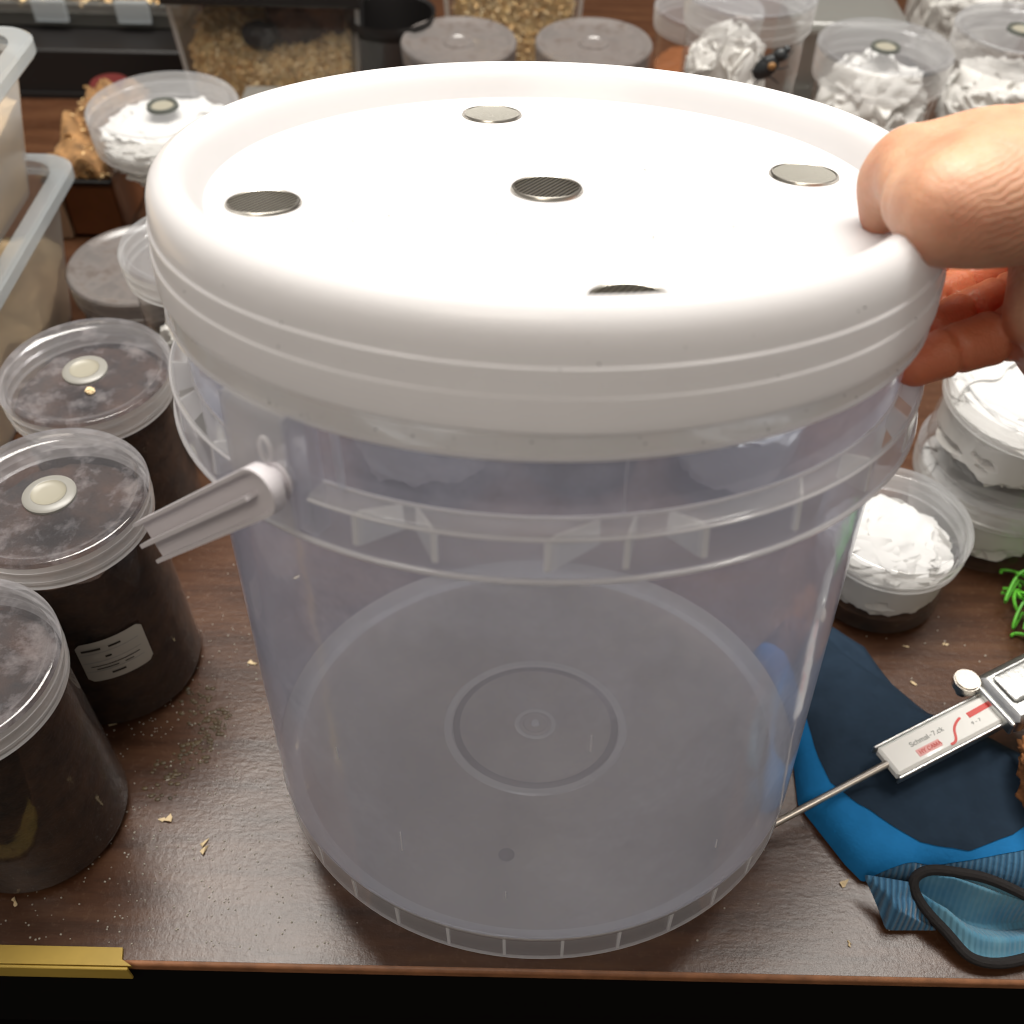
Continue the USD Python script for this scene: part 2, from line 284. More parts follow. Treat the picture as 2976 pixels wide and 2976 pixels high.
M['skin'] = mat('skin', {
    'g': ('texture_coordinate', {}), 'n': ('noise_texture', {'scale': 45, 'detail': 6, 'roughness': 0.65}),
    'r': ('rgb_ramp', {'ramp': [(0.3, (0.41, 0.215, 0.132)), (0.7, (0.54, 0.325, 0.210))]}),
    'mp': ('mapping', {'rotation': (0.5, 0.3, 0.7)}), 'w': ('wave_texture', {'wave_type': 'bands', 'bands_direction': 'diagonal', 'scale': 55, 'distortion': 7, 'detail': 3, 'detail_scale': 2.2}),
    'v': ('voronoi_texture', {'scale': 520, 'feature': 'distance_to_edge'}), 'vm': ('math', {'math_type': 'minimum', 'value2': 0.12}),
    's': ('math', {'math_type': 'multiply_add', 'value2': 1.6}), 'wm': ('math', {'math_type': 'power', 'value2': 0.35}), 'wf': ('math', {'math_type': 'multiply', 'value2': 0.35}),
    'pw': ('geometry', {}), 'dn': ('vector_math', {'math_type': 'dot_product', 'vector2': tuple(0.50 * RIGHT - 0.86 * UP)}), 'nd': ('noise_texture', {'scale': 70, 'detail': 2}),
    'na': ('math', {'math_type': 'multiply', 'value2': 0.0085}), 'ns': ('math', {'math_type': 'add'}), 'fr': ('math', {'math_type': 'multiply', 'value2': 1500.0}), 'si': ('math', {'math_type': 'sine'}),
    'ab': ('math', {'math_type': 'absolute'}), 'pwr': ('math', {'math_type': 'power', 'value2': 0.45}),
    'dr': ('vector_math', {'math_type': 'dot_product', 'vector2': tuple(RIGHT)}), 'mk': ('map_range', {'range_type': 'smoothstep', 'from_min': 0.128, 'from_max': 0.160, 'to_min': 0.0, 'to_max': 1.35, 'clamp': True}),
    'du': ('vector_math', {'math_type': 'dot_product', 'vector2': tuple(UP)}), 'mu': ('map_range', {'range_type': 'smoothstep', 'from_min': WR[0], 'from_max': WR[1], 'to_min': 1.0, 'to_max': 0.12, 'clamp': True}),
    'ml': ('map_range', {'range_type': 'smoothstep', 'from_min': WR[2], 'from_max': WR[3], 'to_min': 0.0, 'to_max': 1.0, 'clamp': True}), 'm3': ('math', {'math_type': 'multiply'}), 'm4': ('math', {'math_type': 'multiply'}),
    'de': ('vector_math', {'math_type': 'dot_product', 'vector2': tuple(_f)}), 'dm': ('map_range', {'range_type': 'smoothstep', 'from_min': PALM_SHADE[0] + float(_f @ EYE), 'from_max': PALM_SHADE[1] + float(_f @ EYE), 'to_min': 1.0, 'to_max': 0.0, 'clamp': True}), 'm5': ('math', {'math_type': 'multiply'}),
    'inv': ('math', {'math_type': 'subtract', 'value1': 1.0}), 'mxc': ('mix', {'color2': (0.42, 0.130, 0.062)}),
    'wk': ('math', {'math_type': 'multiply'}), 'sm': ('math', {'math_type': 'add'}),
    'b': ('bump', {'strength': 0.40, 'distance': 0.0010}),
    'p': ('principled_bsdf', {'roughness': 0.46, 'subsurface_weight': 0.35, 'subsurface_radius': (1, 0.3, 0.15), 'subsurface_scale': 0.005, 'specular_ior_level': 0.4})},
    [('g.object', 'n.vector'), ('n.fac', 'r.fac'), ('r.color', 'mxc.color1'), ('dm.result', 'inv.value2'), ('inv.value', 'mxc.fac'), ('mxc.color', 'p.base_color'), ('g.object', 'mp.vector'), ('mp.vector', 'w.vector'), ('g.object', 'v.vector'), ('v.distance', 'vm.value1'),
     ('vm.value', 's.value1'), ('w.fac', 'wm.value1'), ('wm.value', 'wf.value1'), ('wf.value', 's.value3'), ('pw.position', 'dn.vector1'), ('pw.position', 'nd.vector'), ('nd.fac', 'na.value1'), ('dn.value', 'ns.value1'), ('na.value', 'ns.value2'), ('ns.value', 'fr.value1'), ('fr.value', 'si.value1'), ('si.value', 'ab.value1'), ('ab.value', 'pwr.value1'), ('pw.position', 'dr.vector1'), ('dr.value', 'mk.value'), ('pwr.value', 'wk.value1'), ('pw.position', 'du.vector1'), ('du.value', 'mu.value'), ('du.value', 'ml.value'), ('mu.result', 'm3.value1'), ('ml.result', 'm3.value2'), ('m3.value', 'm4.value1'), ('mk.result', 'm4.value2'), ('m4.value', 'm5.value1'), ('pw.position', 'de.vector1'), ('de.value', 'dm.value'), ('dm.result', 'm5.value2'), ('m5.value', 'wk.value2'), ('wk.value', 'sm.value1'), ('s.value', 'sm.value2'), ('sm.value', 'b.height'), ('b.normal', 'p.normal')], 'p.BSDF')
M['hair'] = plain('arm_hair', (0.05, 0.025, 0.012), 0.5)
M['navy'] = plain('navy_latex', (0.016, 0.031, 0.053), 0.85, noise=(30, 0.8, 1.2), bump=(420, 0.0005), spec=0.18)
M['blue'] = plain('blue_latex', (0.010, 0.165, 0.42), 0.8, noise=(30, 0.85, 1.15), bump=(420, 0.0005), spec=0.2)
M['knit'] = mat('blue_knit', {
    'g': ('texture_coordinate', {}), 'mp': ('mapping', {'rotation': (0, 0, 0.2)}), 'w': ('wave_texture', {'wave_type': 'bands', 'bands_direction': 'x', 'scale': 110, 'distortion': 1.0, 'detail': 2}),
    'w2': ('noise_texture', {'scale': 420, 'detail': 3}), 'a': ('math', {'math_type': 'multiply_add', 'value2': 0.45}),
    'r': ('rgb_ramp', {'ramp': [(0.0, (0.022, 0.085, 0.17)), (1.0, (0.075, 0.20, 0.34))]}), 'b': ('bump', {'strength': 0.8, 'distance': 0.0014}),
    'p': ('principled_bsdf', {'roughness': 0.9, 'specular_ior_level': 0.1, 'sheen_weight': 0.2})},
    [('g.object', 'mp.vector'), ('mp.vector', 'w.vector'), ('mp.vector', 'w2.vector'), ('w2.fac', 'a.value1'), ('w.fac', 'a.value3'), ('a.value', 'r.fac'), ('r.color', 'p.base_color'), ('a.value', 'b.height'), ('b.normal', 'p.normal')], 'p.BSDF')
M['lining'] = mat('pale_blue_lining', {
    'g': ('texture_coordinate', {}), 'n': ('noise_texture', {'scale': 40, 'detail': 5}), 'r': ('rgb_ramp', {'ramp': [(0.3, (0.045, 0.17, 0.29)), (0.7, (0.14, 0.31, 0.40))]}),
    'w': ('wave_texture', {'wave_type': 'bands', 'bands_direction': 'x', 'scale': 120, 'distortion': 1}), 'b': ('bump', {'strength': 0.5, 'distance': 0.001}),
    'p': ('principled_bsdf', {'roughness': 0.95, 'specular_ior_level': 0.1, 'sheen_weight': 0.3})},
    [('g.object', 'n.vector'), ('n.fac', 'r.fac'), ('r.color', 'p.base_color'), ('g.object', 'w.vector'), ('w.fac', 'b.height'), ('b.normal', 'p.normal')], 'p.BSDF')
M['hem'] = plain('black_hem', (0.010, 0.008, 0.008), 0.85, bump=(300, 0.001))
M['probe'] = plain('probe_steel', (0.62, 0.58, 0.52), 0.3, 1.0)
M['clamp'] = plain('clamp_steel', (0.62, 0.63, 0.62), 0.32, 1.0, bump=(40, 0.001))
M['sleeve'] = plain('white_sleeve', (0.80, 0.80, 0.77), 0.3, coat=0.4)
M['redink'] = plain('red_ink', (0.62, 0.06, 0.05), 0.4)
M['pinkink'] = plain('pink_ink', (0.75, 0.36, 0.34), 0.4)
M['greyink'] = plain('grey_ink', (0.26, 0.27, 0.26), 0.4)
M['sticker'] = plain('paper_sticker', (0.42, 0.39, 0.33), 0.55)
M['ink'] = plain('sticker_ink', (0.03, 0.025, 0.02), 0.6)
M['yellow'] = plain('yellow_plastic', (0.43, 0.29, 0.05), 0.6, noise=(20, 0.85, 1.1))
M['green'] = plain('green_net', (0.10, 0.42, 0.03), 0.5)
M['bark'] = plain('cork_bark', (0.30, 0.12, 0.04), 0.85, noise=(90, 0.35, 1.6), bump=(120, 0.004))
M['beetle'] = plain('beetle_shell', (0.020, 0.023, 0.025), 0.45)
M['beetlespot'] = plain('beetle_spot', (0.30, 0.16, 0.06), 0.4)
M['brownbox'] = plain('orange_brown_soil', (0.20, 0.065, 0.016), 0.7, noise=(25, 0.8, 1.15))
M['beige'] = plain('beige_strip', (0.36, 0.23, 0.14), 0.6)
M['redlid'] = plain('red_lid', (0.08, 0.005, 0.004), 0.6)
M['blacklid'] = plain('black_lid', (0.008, 0.007, 0.007), 0.45)
M['log'] = plain('dark_bark', (0.085, 0.035, 0.018), 0.85, noise=(40, 0.4, 1.5), bump=(70, 0.006))
M['stone'] = plain('black_stone', (0.012, 0.012, 0.016), 0.4)
M['peg'] = plain('vent_plug', (0.26, 0.245, 0.195), 0.4)
M['ventring'] = plain('vent_flange', (0.22, 0.215, 0.195), 0.35)
M['ring'] = plain('vent_ring', (0.07, 0.075, 0.065), 0.45)
M['greybox'] = plastic('grey_box_plastic', tint=(0.85, 0.85, 0.83), milk=0.45, edge=0.2, gloss=0.2, milk_color=(0.42, 0.42, 0.40))
M['smear'] = plain('green_brown_smear', (0.060, 0.038, 0.012), 0.5, noise=(120, 0.5, 1.5))

# ------------------------------------------------------------------ setting: table, wall, ground
T = thing('work_table', 'dark brown worn table with wood grain top and thin light edge', 'table')
obj('tabletop', box((-0.9, 0.1855, -0.024), (0.9, 1.50, 0.0)), M['table'], T)
e = []
for k in range(7):
    a = math.pi / 2 * k / 6; e.append((0.1855 - 0.0022 * math.sin(a) , -0.0030 + 0.0022 * math.cos(a) + 0.0006))
prof = [(0.1857, -0.0001)] + e + [(0.1833, -0.006), (0.1857, -0.006)]
v = np.array([[x, y, z] for x in (-0.9, 0.9) for y, z in prof]); n_ = len(prof)
obj('edge_band', trimesh.convex.convex_hull(v), M['edge'], T)
obj('shaded_front', box((-0.9, 0.1845, -0.09), (0.9, 0.1856, -0.0062)), M['black'], T)  # shade on the table front put into a near black colour
for x in (-0.85, 0.80): obj('leg', box((x, 0.25, -0.74), (x + 0.05, 0.30, -0.0245)), M['black'], T)
tag(obj('wall', box((-2.5, 1.52, -0.74), (2.5, 1.56, 1.2)), M['wall']), kind='structure')
tag(obj('floor', box((-4, -2, -0.80), (4, 3, -0.745)), M['groundmat']), kind='structure')

# ------------------------------------------------------------------ the bucket
ROT = np.array([[0.99718228, -0.07336008, -0.01567806], [0.07501566, 0.97405613, 0.21351186], [-0.00039194, -0.21408634, 0.97681466]])
ORG = np.array([0.0150123, 0.297785, 0.0279791])
MT = Gf.Matrix4d(*ROT[:, 0], 0, *ROT[:, 1], 0, *ROT[:, 2], 0, *ORG, 1)
B = thing('plastic_bucket', 'large translucent plastic bucket with white vented lid, tipped back by a hand', 'bucket', mtx=MT)
def wall_r(z): return 0.1318 + (0.1388 - 0.1318) * (z - 0.016) / (0.2385 - 0.016)
body = [(wall_r(0.016), 0.016)] + [(wall_r(z), z) for z in np.linspace(0.03, 0.2385, 16)] + [(0.1393, 0.2397), (0.1398, 0.250), (0.1402, 0.262), (0.1404, 0.2722)]
obj('wall', revolve(body, 180), M['bucket'], B)
flo = [(0, 0.0082), (0.006, 0.0082), (0.0068, 0.0088), (0.009, 0.0082), (0.0425, 0.0082), (0.0440, 0.0072), (0.0462, 0.0072), (0.0478, 0.0082), (0.100, 0.0082), (0.122, 0.0078), (0.1268, 0.0085), (0.1298, 0.0112), (wall_r(0.016), 0.016)]
obj('base', revolve(flo, 180), M['floor'], B)
obj('base_ring', revolve([(0.0438, 0.0078), (0.0446, 0.0090), (0.0476, 0.0090), (0.0484, 0.0082)], 120), M['softring'], B)
obj('base_ring', revolve([(0.0086, 0.0083), (0.0092, 0.0088), (0.0104, 0.0088), (0.0110, 0.0083)], 60), M['softring'], B)
obj('base_ring', revolve([(0.0400, 0.0083), (0.0412, 0.0086), (0.0436, 0.0080)], 120), M['spot2'], B)
obj('base_nub', revolve([(0, 0.0104), (0.0018, 0.0098), (0.0024, 0.0083)], 32), M['lip'], B)
for bx_, by_, br_ in ((-0.020, -0.082, 0.0038),):
    m = revolve([(0, 0.0092), (br_ * 0.7, 0.0091), (br_, 0.0083)], 24); m.apply_translation((bx_, by_, 0)); obj('base_spot', m, M['spot'], B)
obj('base_edge', revolve([(0.1225, 0.0086), (0.1270, 0.0092), (0.1298, 0.0120), (0.1312, 0.0165)], 180), M['ribp'], B)
foot = [(wall_r(0.016) + 0.0002, 0.0165), (0.1311, 0.008), (0.1307, 0.0), (0.1294, 0.0), (0.1297, 0.008), (0.1299, 0.011)]
obj('foot_ring', revolve(foot, 180), M['collar'], B)
def radial_plate(az, pts, t, skew=0.0):
    """A thin upright plate whose outline is given as (radius, z)."""
    c = np.array([math.cos(math.radians(az)), math.sin(math.radians(az))]); q = np.array([-c[1], c[0]]); pts = np.asarray(pts, float)
    r1 = pts[:, 0].max(); V = []
    for s in (-t / 2, t / 2):
        for r, z in pts: V.append([*(c * r + q * (s + (r1 - r) * skew)), z])
    return trimesh.convex.convex_hull(np.array(V))
for k in range(33):
    az = -122.2 + k * 360 / 33
    obj('foot_rib', radial_plate(az, [(0.1299, 0.0012), (0.1308, 0.0012), (0.1320, 0.0145), (0.1304, 0.0120)], 0.0013), M['ribp'], B)
def hoop(r, z, t, a0=0.0, a1=360.0, h=None):
    h = h or t
    return revolve([(r + t * math.cos(a), z + h * math.sin(a)) for a in np.linspace(0, 2 * np.pi, 8, endpoint=False)], 120, a0, a1, closed=True)
EARS = ((-138.6, -124.7), (41.4, 55.3))
for a0, a1 in ((-124.7, 41.4), (55.3, 221.4)):
    sk = [(0.1464, 0.2386), (0.1471, 0.2368), (0.1474, 0.2224), (0.1462, 0.2222), (0.1459, 0.2366), (0.1456, 0.2376)]
    co = obj('collar', revolve(sk, 96, a0, a1, closed=True), M['collar'], B)
    obj('ledge', revolve([(0.1391, 0.2401), (0.1446, 0.2396), (0.1463, 0.2388), (0.1471, 0.2372)], 96, a0, a1), M['earp'], co)
    obj('ledge_edge_light', hoop(0.1470, 0.2374, 0.0006, a0, a1), M['lip'], co)
obj('collar_edge_light', hoop(0.1475, 0.2222, 0.0010), M['lip'], B)  # pale hoops paint the light that gathers in the plastic edges
for a0, a1 in ((-124.7, 41.4), (55.3, 221.4)): obj('ledge_edge_light', hoop(0.1394, 0.2402, 0.0007, a0, a1), M['lip'], B)
obj('flange_edge_light', hoop(0.1438, 0.2634, 0.0008), M['lip'], B)
obj('foot_edge_light', hoop(0.1301, -0.0001, 0.0007), M['lip'], B)
fl = [(0.1403, 0.2716), (0.1424, 0.2718), (0.1434, 0.2706), (0.1437, 0.2638), (0.1424, 0.2633), (0.1420, 0.2690), (0.1403, 0.2700)]
obj('rim_flange', revolve(fl, 180, closed=True), M['band'], B)
ribs = [(-118.0, 1.3), (-107.7, -0.9), (-94.5, 1.7), (-85.2, 0.5), (-75.5, -0.9), (-62.2, 0.9), (-48.1, -0.5), (-35.7, 0.8)] + [(a, 0.6 * (-1) ** i) for i, a in enumerate(range(-23, 40, 13))] + [(a, 0.6 * (-1) ** i) for i, a in enumerate(range(60, 218, 13))]
for az, sk in ribs:
    obj('rib', join(radial_plate(az, [(0.1457, 0.2370), (0.1472, 0.2368), (0.1477, 0.2264), (0.1462, 0.2262)], 0.0019), radial_plate(az, [(0.1386, 0.2392), (0.1462, 0.2388), (0.1472, 0.2372), (0.1476, 0.2262), (0.1468, 0.2260), (0.1383, 0.2300)], 0.0011, sk)), M['ribp'], B)
for a0, a1 in EARS:
    ear = [(0.1415, 0.2640), (0.1462, 0.2640), (0.1474, 0.2610), (0.1478, 0.2224), (0.1464, 0.2222), (0.1462, 0.2590), (0.1415, 0.2620)]
    E_ = obj('ear', revolve(ear, 16, a0, a1 - 2.6, closed=True), M['earp'], B)
    ear2 = [(0.1410, 0.2640), (0.1452, 0.2640), (0.1456, 0.2224), (0.1444, 0.2222), (0.1442, 0.2625), (0.1410, 0.2625)]
    obj('ear_step', revolve(ear2, 8, a1 - 2.6, a1, closed=True), M['collar'], E_)
    for az, r in ((a0, 0.1476), (a1 - 2.6, 0.1476), (a1, 0.1455)):
        obj('ear_side', radial_plate(az, [(0.1385, 0.2226), (r, 0.2226), (r, 0.2636), (0.1400, 0.2636)], 0.0011), M['collar'], E_)
    obj('ear_web', radial_plate(a1 + 3.5, [(0.1395, 0.2405), (0.1415, 0.2405), (0.1432, 0.2636), (0.1400, 0.2636)], 0.0014), M['collar'], E_)
    am = math.radians(a0 + 8.0); c = np.array([math.cos(am), math.sin(am), 0]); q = np.array([-c[1], c[0], 0])
    th = np.linspace(0, 2 * np.pi, 28, endpoint=False)
    ring = [c * 0.1477 + np.array([0, 0, 0.2505]) + q * 0.0026 * math.cos(t) + np.array([0, 0, 0.0043 * math.sin(t)]) for t in th]
    obj('pin_hole', tube(ring, 0.0008, 8, True), M['lip'], E_)
obj('mould_seam', radial_plate(-85.2, [(0.1396, 0.2402), (0.1401, 0.2402), (0.1405, 0.2632), (0.1402, 0.2632)], 0.0005), M['collar'], B)

# handle: a ribbed strap on a peg at the left ear
u = np.array([math.cos(math.radians(-129.2)), math.sin(math.radians(-129.2)), 0]); t = np.array([u[1], -u[0], 0])
p0 = np.array([0, 0, 0.2408])
d = t * 0.0635 + np.array([0, 0, -0.046]) ; L = np.linalg.norm(d); d /= L; w = np.cross(d, u); w = w if w[2] > 0 else -w
def strap_pt(a, b, c): return p0 + u * (0.1522 + c) + d * a + w * b
hw = 0.0084
H = []
th = np.linspace(-np.pi / 2, np.pi / 2, 13)
out = [(-math.cos(a) * hw, math.sin(a) * hw) for a in th] + [(L + 0.004, hw), (L + 0.004, -hw)]
def slab(poly, c0, c1):
    m = trimesh.creation.extrude_polygon(Polygon(poly), c1 - c0, engine='earcut')
    return tm([strap_pt(x, y, c0 + z) for x, y, z in m.vertices], m.faces)
handle = obj('handle', join(slab(out, 0.0, 0.0016)), M['handle'], B, label='white ribbed strap handle pegged to the left ear')
def offset_loop(r0, r1):
    o = [(-math.cos(a) * r0, math.sin(a) * r0) for a in th] + [(L + 0.004, r0), (L + 0.004, r1)] + [(-math.cos(a) * r1, math.sin(a) * r1) for a in th[::-1]] + [(L + 0.004, -r1), (L + 0.004, -r0)]
    return o
obj('rail', slab(offset_loop(hw, hw - 0.0014), 0.0015, 0.0048), M['handle'], handle)
obj('rail', slab([(0.004, -0.0010), (0.004, 0.0006), (L + 0.0055, 0.0006), (L + 0.0055, -0.0010)], 0.0015, 0.0062), M['handle'], handle)
obj('peg', join(cyl(p0 + u * 0.1440, p0 + u * 0.1524, 0.0052), cyl(p0 + u * 0.1474, p0 + u * 0.1484, 0.0066)), M['handle'], handle)

# lid
lid_prof = [(0.1424, 0.2724), (0.1446, 0.2722), (0.1454, 0.2730), (0.1456, 0.2832), (0.1454, 0.2838), (0.1447, 0.2841), (0.1446, 0.2845), (0.1450, 0.2920), (0.1448, 0.2926), (0.1440, 0.2930), (0.1439, 0.2935),
            (0.1441, 0.2970), (0.1436, 0.3015), (0.1423, 0.3053), (0.1400, 0.3081), (0.1370, 0.3095), (0.1340, 0.3092), (0.1312, 0.3074), (0.1292, 0.3042), (0.1274, 0.2998), (0.1254, 0.2960), (0.1226, 0.2942), (0.1190, 0.2936),
            (0.0805, 0.2934), (0.0795, 0.2930), (0, 0.2930)]
lid_in = [(0, 0.2914), (0.119, 0.2918), (0.1235, 0.2930), (0.1262, 0.2965), (0.1300, 0.3050), (0.1338, 0.3074), (0.1370, 0.3078), (0.1402, 0.3062), (0.1424, 0.3010), (0.1427, 0.2940), (0.1432, 0.2840)]
def tilt(m):
    m = m.copy(); v = np.array(m.vertices); v[:, 2] += -0.0166 * v[:, 0] + 0.0037 * v[:, 1]; m.vertices = v; return m
lid = obj('lid', tilt(revolve(lid_prof + lid_in + [lid_prof[0]], 240)), M['lid'], B, smooth=28, label='white opaque lid with deep raised rim and five mesh vents')
for k, (r, az) in enumerate([(0, 0)] + [(0.1046, 8.8 + 90 * i) for i in range(4)]):
    vp = [(0.0121, 0.0011), (0.0127, 0.0014), (0.0132, 0.0012), (0.0136, 0.0005), (0.0137, 0.0)]
    c = np.array([r * math.cos(math.radians(az)), r * math.sin(math.radians(az)), 0.2932])
    rim = revolve(vp, 64); rim.apply_translation(c)
    disc = revolve([(0, 0.0011), (0.0122, 0.0011)], 64); disc.apply_translation(c)
    obj('vent_rim', tilt(rim), M['steel'], lid)
    obj('vent_mesh', tilt(disc), M['glaremesh'] if k in (1, 2) else M['mesh'], lid, smooth=False)
sp = []
for k in range(70):
    az = rng.uniform(-150, -20); s = rng.uniform(0.00010, 0.00024)
    if k < 40: r, z = 0.1440, rng.uniform(0.264, 0.270)
    elif k < 60: r, z = 0.1449, rng.uniform(0.274, 0.300)
    else: r, z = rng.uniform(0.01, 0.11), 0.2936; az = rng.uniform(-180, 180)
    m = trimesh.creation.icosphere(0, s); m.apply_scale((1, rng.uniform(1, 2.5), 1)); m.apply_transform(trimesh.transformations.random_rotation_matrix(rng.random(3)))
    m.apply_translation((r * math.cos(math.radians(az)), r * math.sin(math.radians(az)), z - 0.0166 * r * math.cos(math.radians(az)))); sp.append(m)
obj('dust_speck', join(*sp), M['ink'], B, kind='stuff')
for k in range(5):
    az = [-119, -100, -87, -131, -60][k]; z = [0.06, 0.045, 0.135, 0.10, 0.05][k]; r = wall_r(z) + 0.0002; h = [0.012, 0.004, 0.008, 0.006, 0.005][k]
    obj('scratch', radial_plate(az, [(r - 0.0003, z), (r + 0.0002, z), (wall_r(z + h) + 0.0002, z + h), (wall_r(z + h) - 0.0003, z + h)], 0.0005), M['lip'], B)

# ------------------------------------------------------------------ jars
def fill_mesh(r0, r1, z0, z1, bump=0.003, seed=0, n=64):
    """Loose filling: a turned body whose upper face is uneven."""
    prof = [(r, z1) for r in np.linspace(0, r1 * 0.97, 14)] + [(r1, z1 - 0.001)] + [(r0 + (r1 - r0) * s, z0 + (z1 - z0) * s) for s in (0.66, 0.33)] + [(r0, z0), (0, z0)]
    m = revolve(prof, n); v = np.array(m.vertices); top = np.clip((v[:, 2] - (z1 - 0.004)) / 0.003, 0, 1)
    v[:, 2] += top * bump * 2 * (meshkit.fbm(v * [120, 120, 0] + seed, 4) - 0.5); m.vertices = v
    return m
def crumple(rx, ry, rz, seed, sub=5, amp=0.22):
    m = trimesh.creation.icosphere(sub, 1.0); v = np.array(m.vertices); n = v.copy()
    w = n + 0.22 * np.stack([meshkit.noise(n * 2.3 + seed + 11 * k, seed + k) - 0.5 for k in range(3)], 1)
    rid = lambda sc, sd: 1 - np.abs(2 * meshkit.noise(w * sc + seed * 3.1 + sd, seed + sd) - 1)
    f, g, h, q = rid(1.6, 0) ** 1.3, rid(3.4, 5) ** 1.5, rid(6.5, 9) ** 1.6, rid(13, 17) ** 1.6
    r = 1 + amp * (1.2 * (f - 0.55) + 0.95 * (g - 0.5) + 0.55 * (h - 0.45) + 0.28 * (q - 0.45))
    v = n * r[:, None]; v = np.sign(v) * np.abs(v) ** 0.9
    return tm(v * [rx, ry, rz], m.faces)
def wad(rx, ry, rz, seed, amp=0.22, sheets=13, sub=4):
    core = crumple(rx * 0.90, ry * 0.90, rz * 0.90, seed, sub, amp * 0.9); r = np.random.default_rng(seed); out_ = [core]
    for k in range(sheets):
        d = r.normal(size=3); d[2] = abs(d[2]) * 0.8 + 0.1; d /= np.linalg.norm(d); a = np.cross(d, r.normal(size=3)); a /= np.linalg.norm(a); b = np.cross(d, a)
        n_ = 26; U, W_ = np.meshgrid(np.linspace(-1, 1, n_), np.linspace(-1, 1, n_), indexing='ij'); ex = r.uniform(0.5, 0.85)
        edge_ = 1 + 0.18 * meshkit.noise(np.stack([U * 3, W_ * 3, 0 * U + k], -1), seed)
        D_ = d + (U * ex * edge_)[..., None] * a + (W_ * ex * 0.8 * edge_)[..., None] * b; D_ /= np.linalg.norm(D_, axis=-1, keepdims=True)
        fo = np.abs(2 * meshkit.noise(np.stack([U * r.uniform(1, 2.4) + k, W_ * r.uniform(1, 2.4), 0 * U], -1), seed + k) - 1)
        R_ = 0.92 + 0.20 * fo + 0.16 * np.maximum(np.abs(U), np.abs(W_)) ** 3 * r.uniform(-0.3, 1.2)
        V_ = (D_ * R_[..., None]).reshape(-1, 3) * [rx, ry, rz]; F_ = []
        for i in range(n_ - 1):
            for j in range(n_ - 1): q = i * n_ + j; F_ += [[q, q + n_, q + n_ + 1], [q, q + n_ + 1, q + 1]]
        out_.append(tm(V_, F_))
    return join(*out_)
def in_jar(m, r0, r1, h, margin=0.0015):
    v = np.array(m.vertices); rr = np.hypot(v[:, 0], v[:, 1]); lim = r0 + (r1 - r0) * np.clip(v[:, 2] / h, 0, 1) - margin
    k = np.minimum(1, lim / np.maximum(rr, 1e-9)); v[:, 0] *= k; v[:, 1] *= k; z = v[:, 2]; top = z.max(); lim_ = h - 0.005
    if top > lim_: c_ = z.mean(); z = np.where(z > c_, c_ + (z - c_) * (lim_ - c_) / (top - c_), z)
    v[:, 2] = np.maximum(z, 0.002); m.vertices = v
    return m
def jar(x, y, h, rl, rb, label, lid='jarlid', vent=None, group=None, n=72, ringh=0.015, tiltxy=(0, 0)):
    """A clear pot: body, a broad ringed screw lid and sometimes a round vent in it."""
    j = thing('plastic_jar', label, 'jar', (x, y, 0), group)
    rw = rl - 0.0035
    obj('body', revolve([(0, 0.0015), (rb - 0.004, 0.0015), (rb - 0.001, 0.003), (rb, 0.006), (rw - 0.001, h - ringh - 0.002), (rw, h - ringh), (rw, h - 0.006)], n), M['jar'], j)
    ld = obj('lid', revolve([(0, h - 0.0028), (rl * 0.45, h - 0.0028), (rl * 0.80, h - 0.0030), (rl * 0.86, h - 0.0024), (rl * 0.90, h - 0.0004), (rl * 0.95, h), (rl - 0.0012, h - 0.0004), (rl, h - 0.0022)], n), M[lid], j)
    rg = 'jarring' if lid != 'greylid' else 'greylid'
    obj('ring', revolve([(rl, h - 0.0022), (rl, h - ringh * 0.40), (rl - 0.0012, h - ringh * 0.46), (rl - 0.0003, h - ringh * 0.55), (rl - 0.0003, h - ringh * 0.85), (rl - 0.0018, h - ringh * 0.93), (rl - 0.0008, h - ringh), (rl - 0.0010, h - ringh * 1.25), (rl - 0.003, h - ringh * 1.28)], n), M[rg], ld)
    if vent:
        kind, vr = vent
        if kind == 'plug':
            obj('vent', revolve([(vr * 0.66, h - 0.0004), (vr * 0.70, h - 0.0002), (vr * 0.92, h - 0.0006), (vr, h - 0.0014), (vr, h - 0.0030)], 40), M['ventring'], ld)
            obj('vent_plug', revolve([(0, h - 0.0012), (vr * 0.40, h - 0.0014), (vr * 0.58, h - 0.0010), (vr * 0.655, h - 0.0003)], 40), M['peg'], ld)
        else:
            obj('vent', revolve([(vr * 0.68, h - 0.0016), (vr * 0.75, h - 0.0004), (vr * 0.95, h - 0.0004), (vr, h - 0.0028)], 40), M['ring'], ld)
            obj('vent_mesh', revolve([(0, h - 0.0018), (vr * 0.70, h - 0.0018)], 40), M['peg'], ld, smooth=False)
    return j
def soil(x, y, r0, r1, z0, z1, label, seed, m='soil', name='potting_soil', cat='soil'):
    o = obj(name, fill_mesh(r0, r1, z0, z1, seed=seed), M[m]); o.AddTranslateOp().Set(Gf.Vec3d(x, y, 0))
    tag(o, label, cat, kind='stuff'); return o
def tissue(x, y, mesh, label):
    o = obj('crumpled_tissue', mesh, M['tissue'], smooth=26); o.AddTranslateOp().Set(Gf.Vec3d(x, y, 0)); tag(o, label, 'tissue'); return o

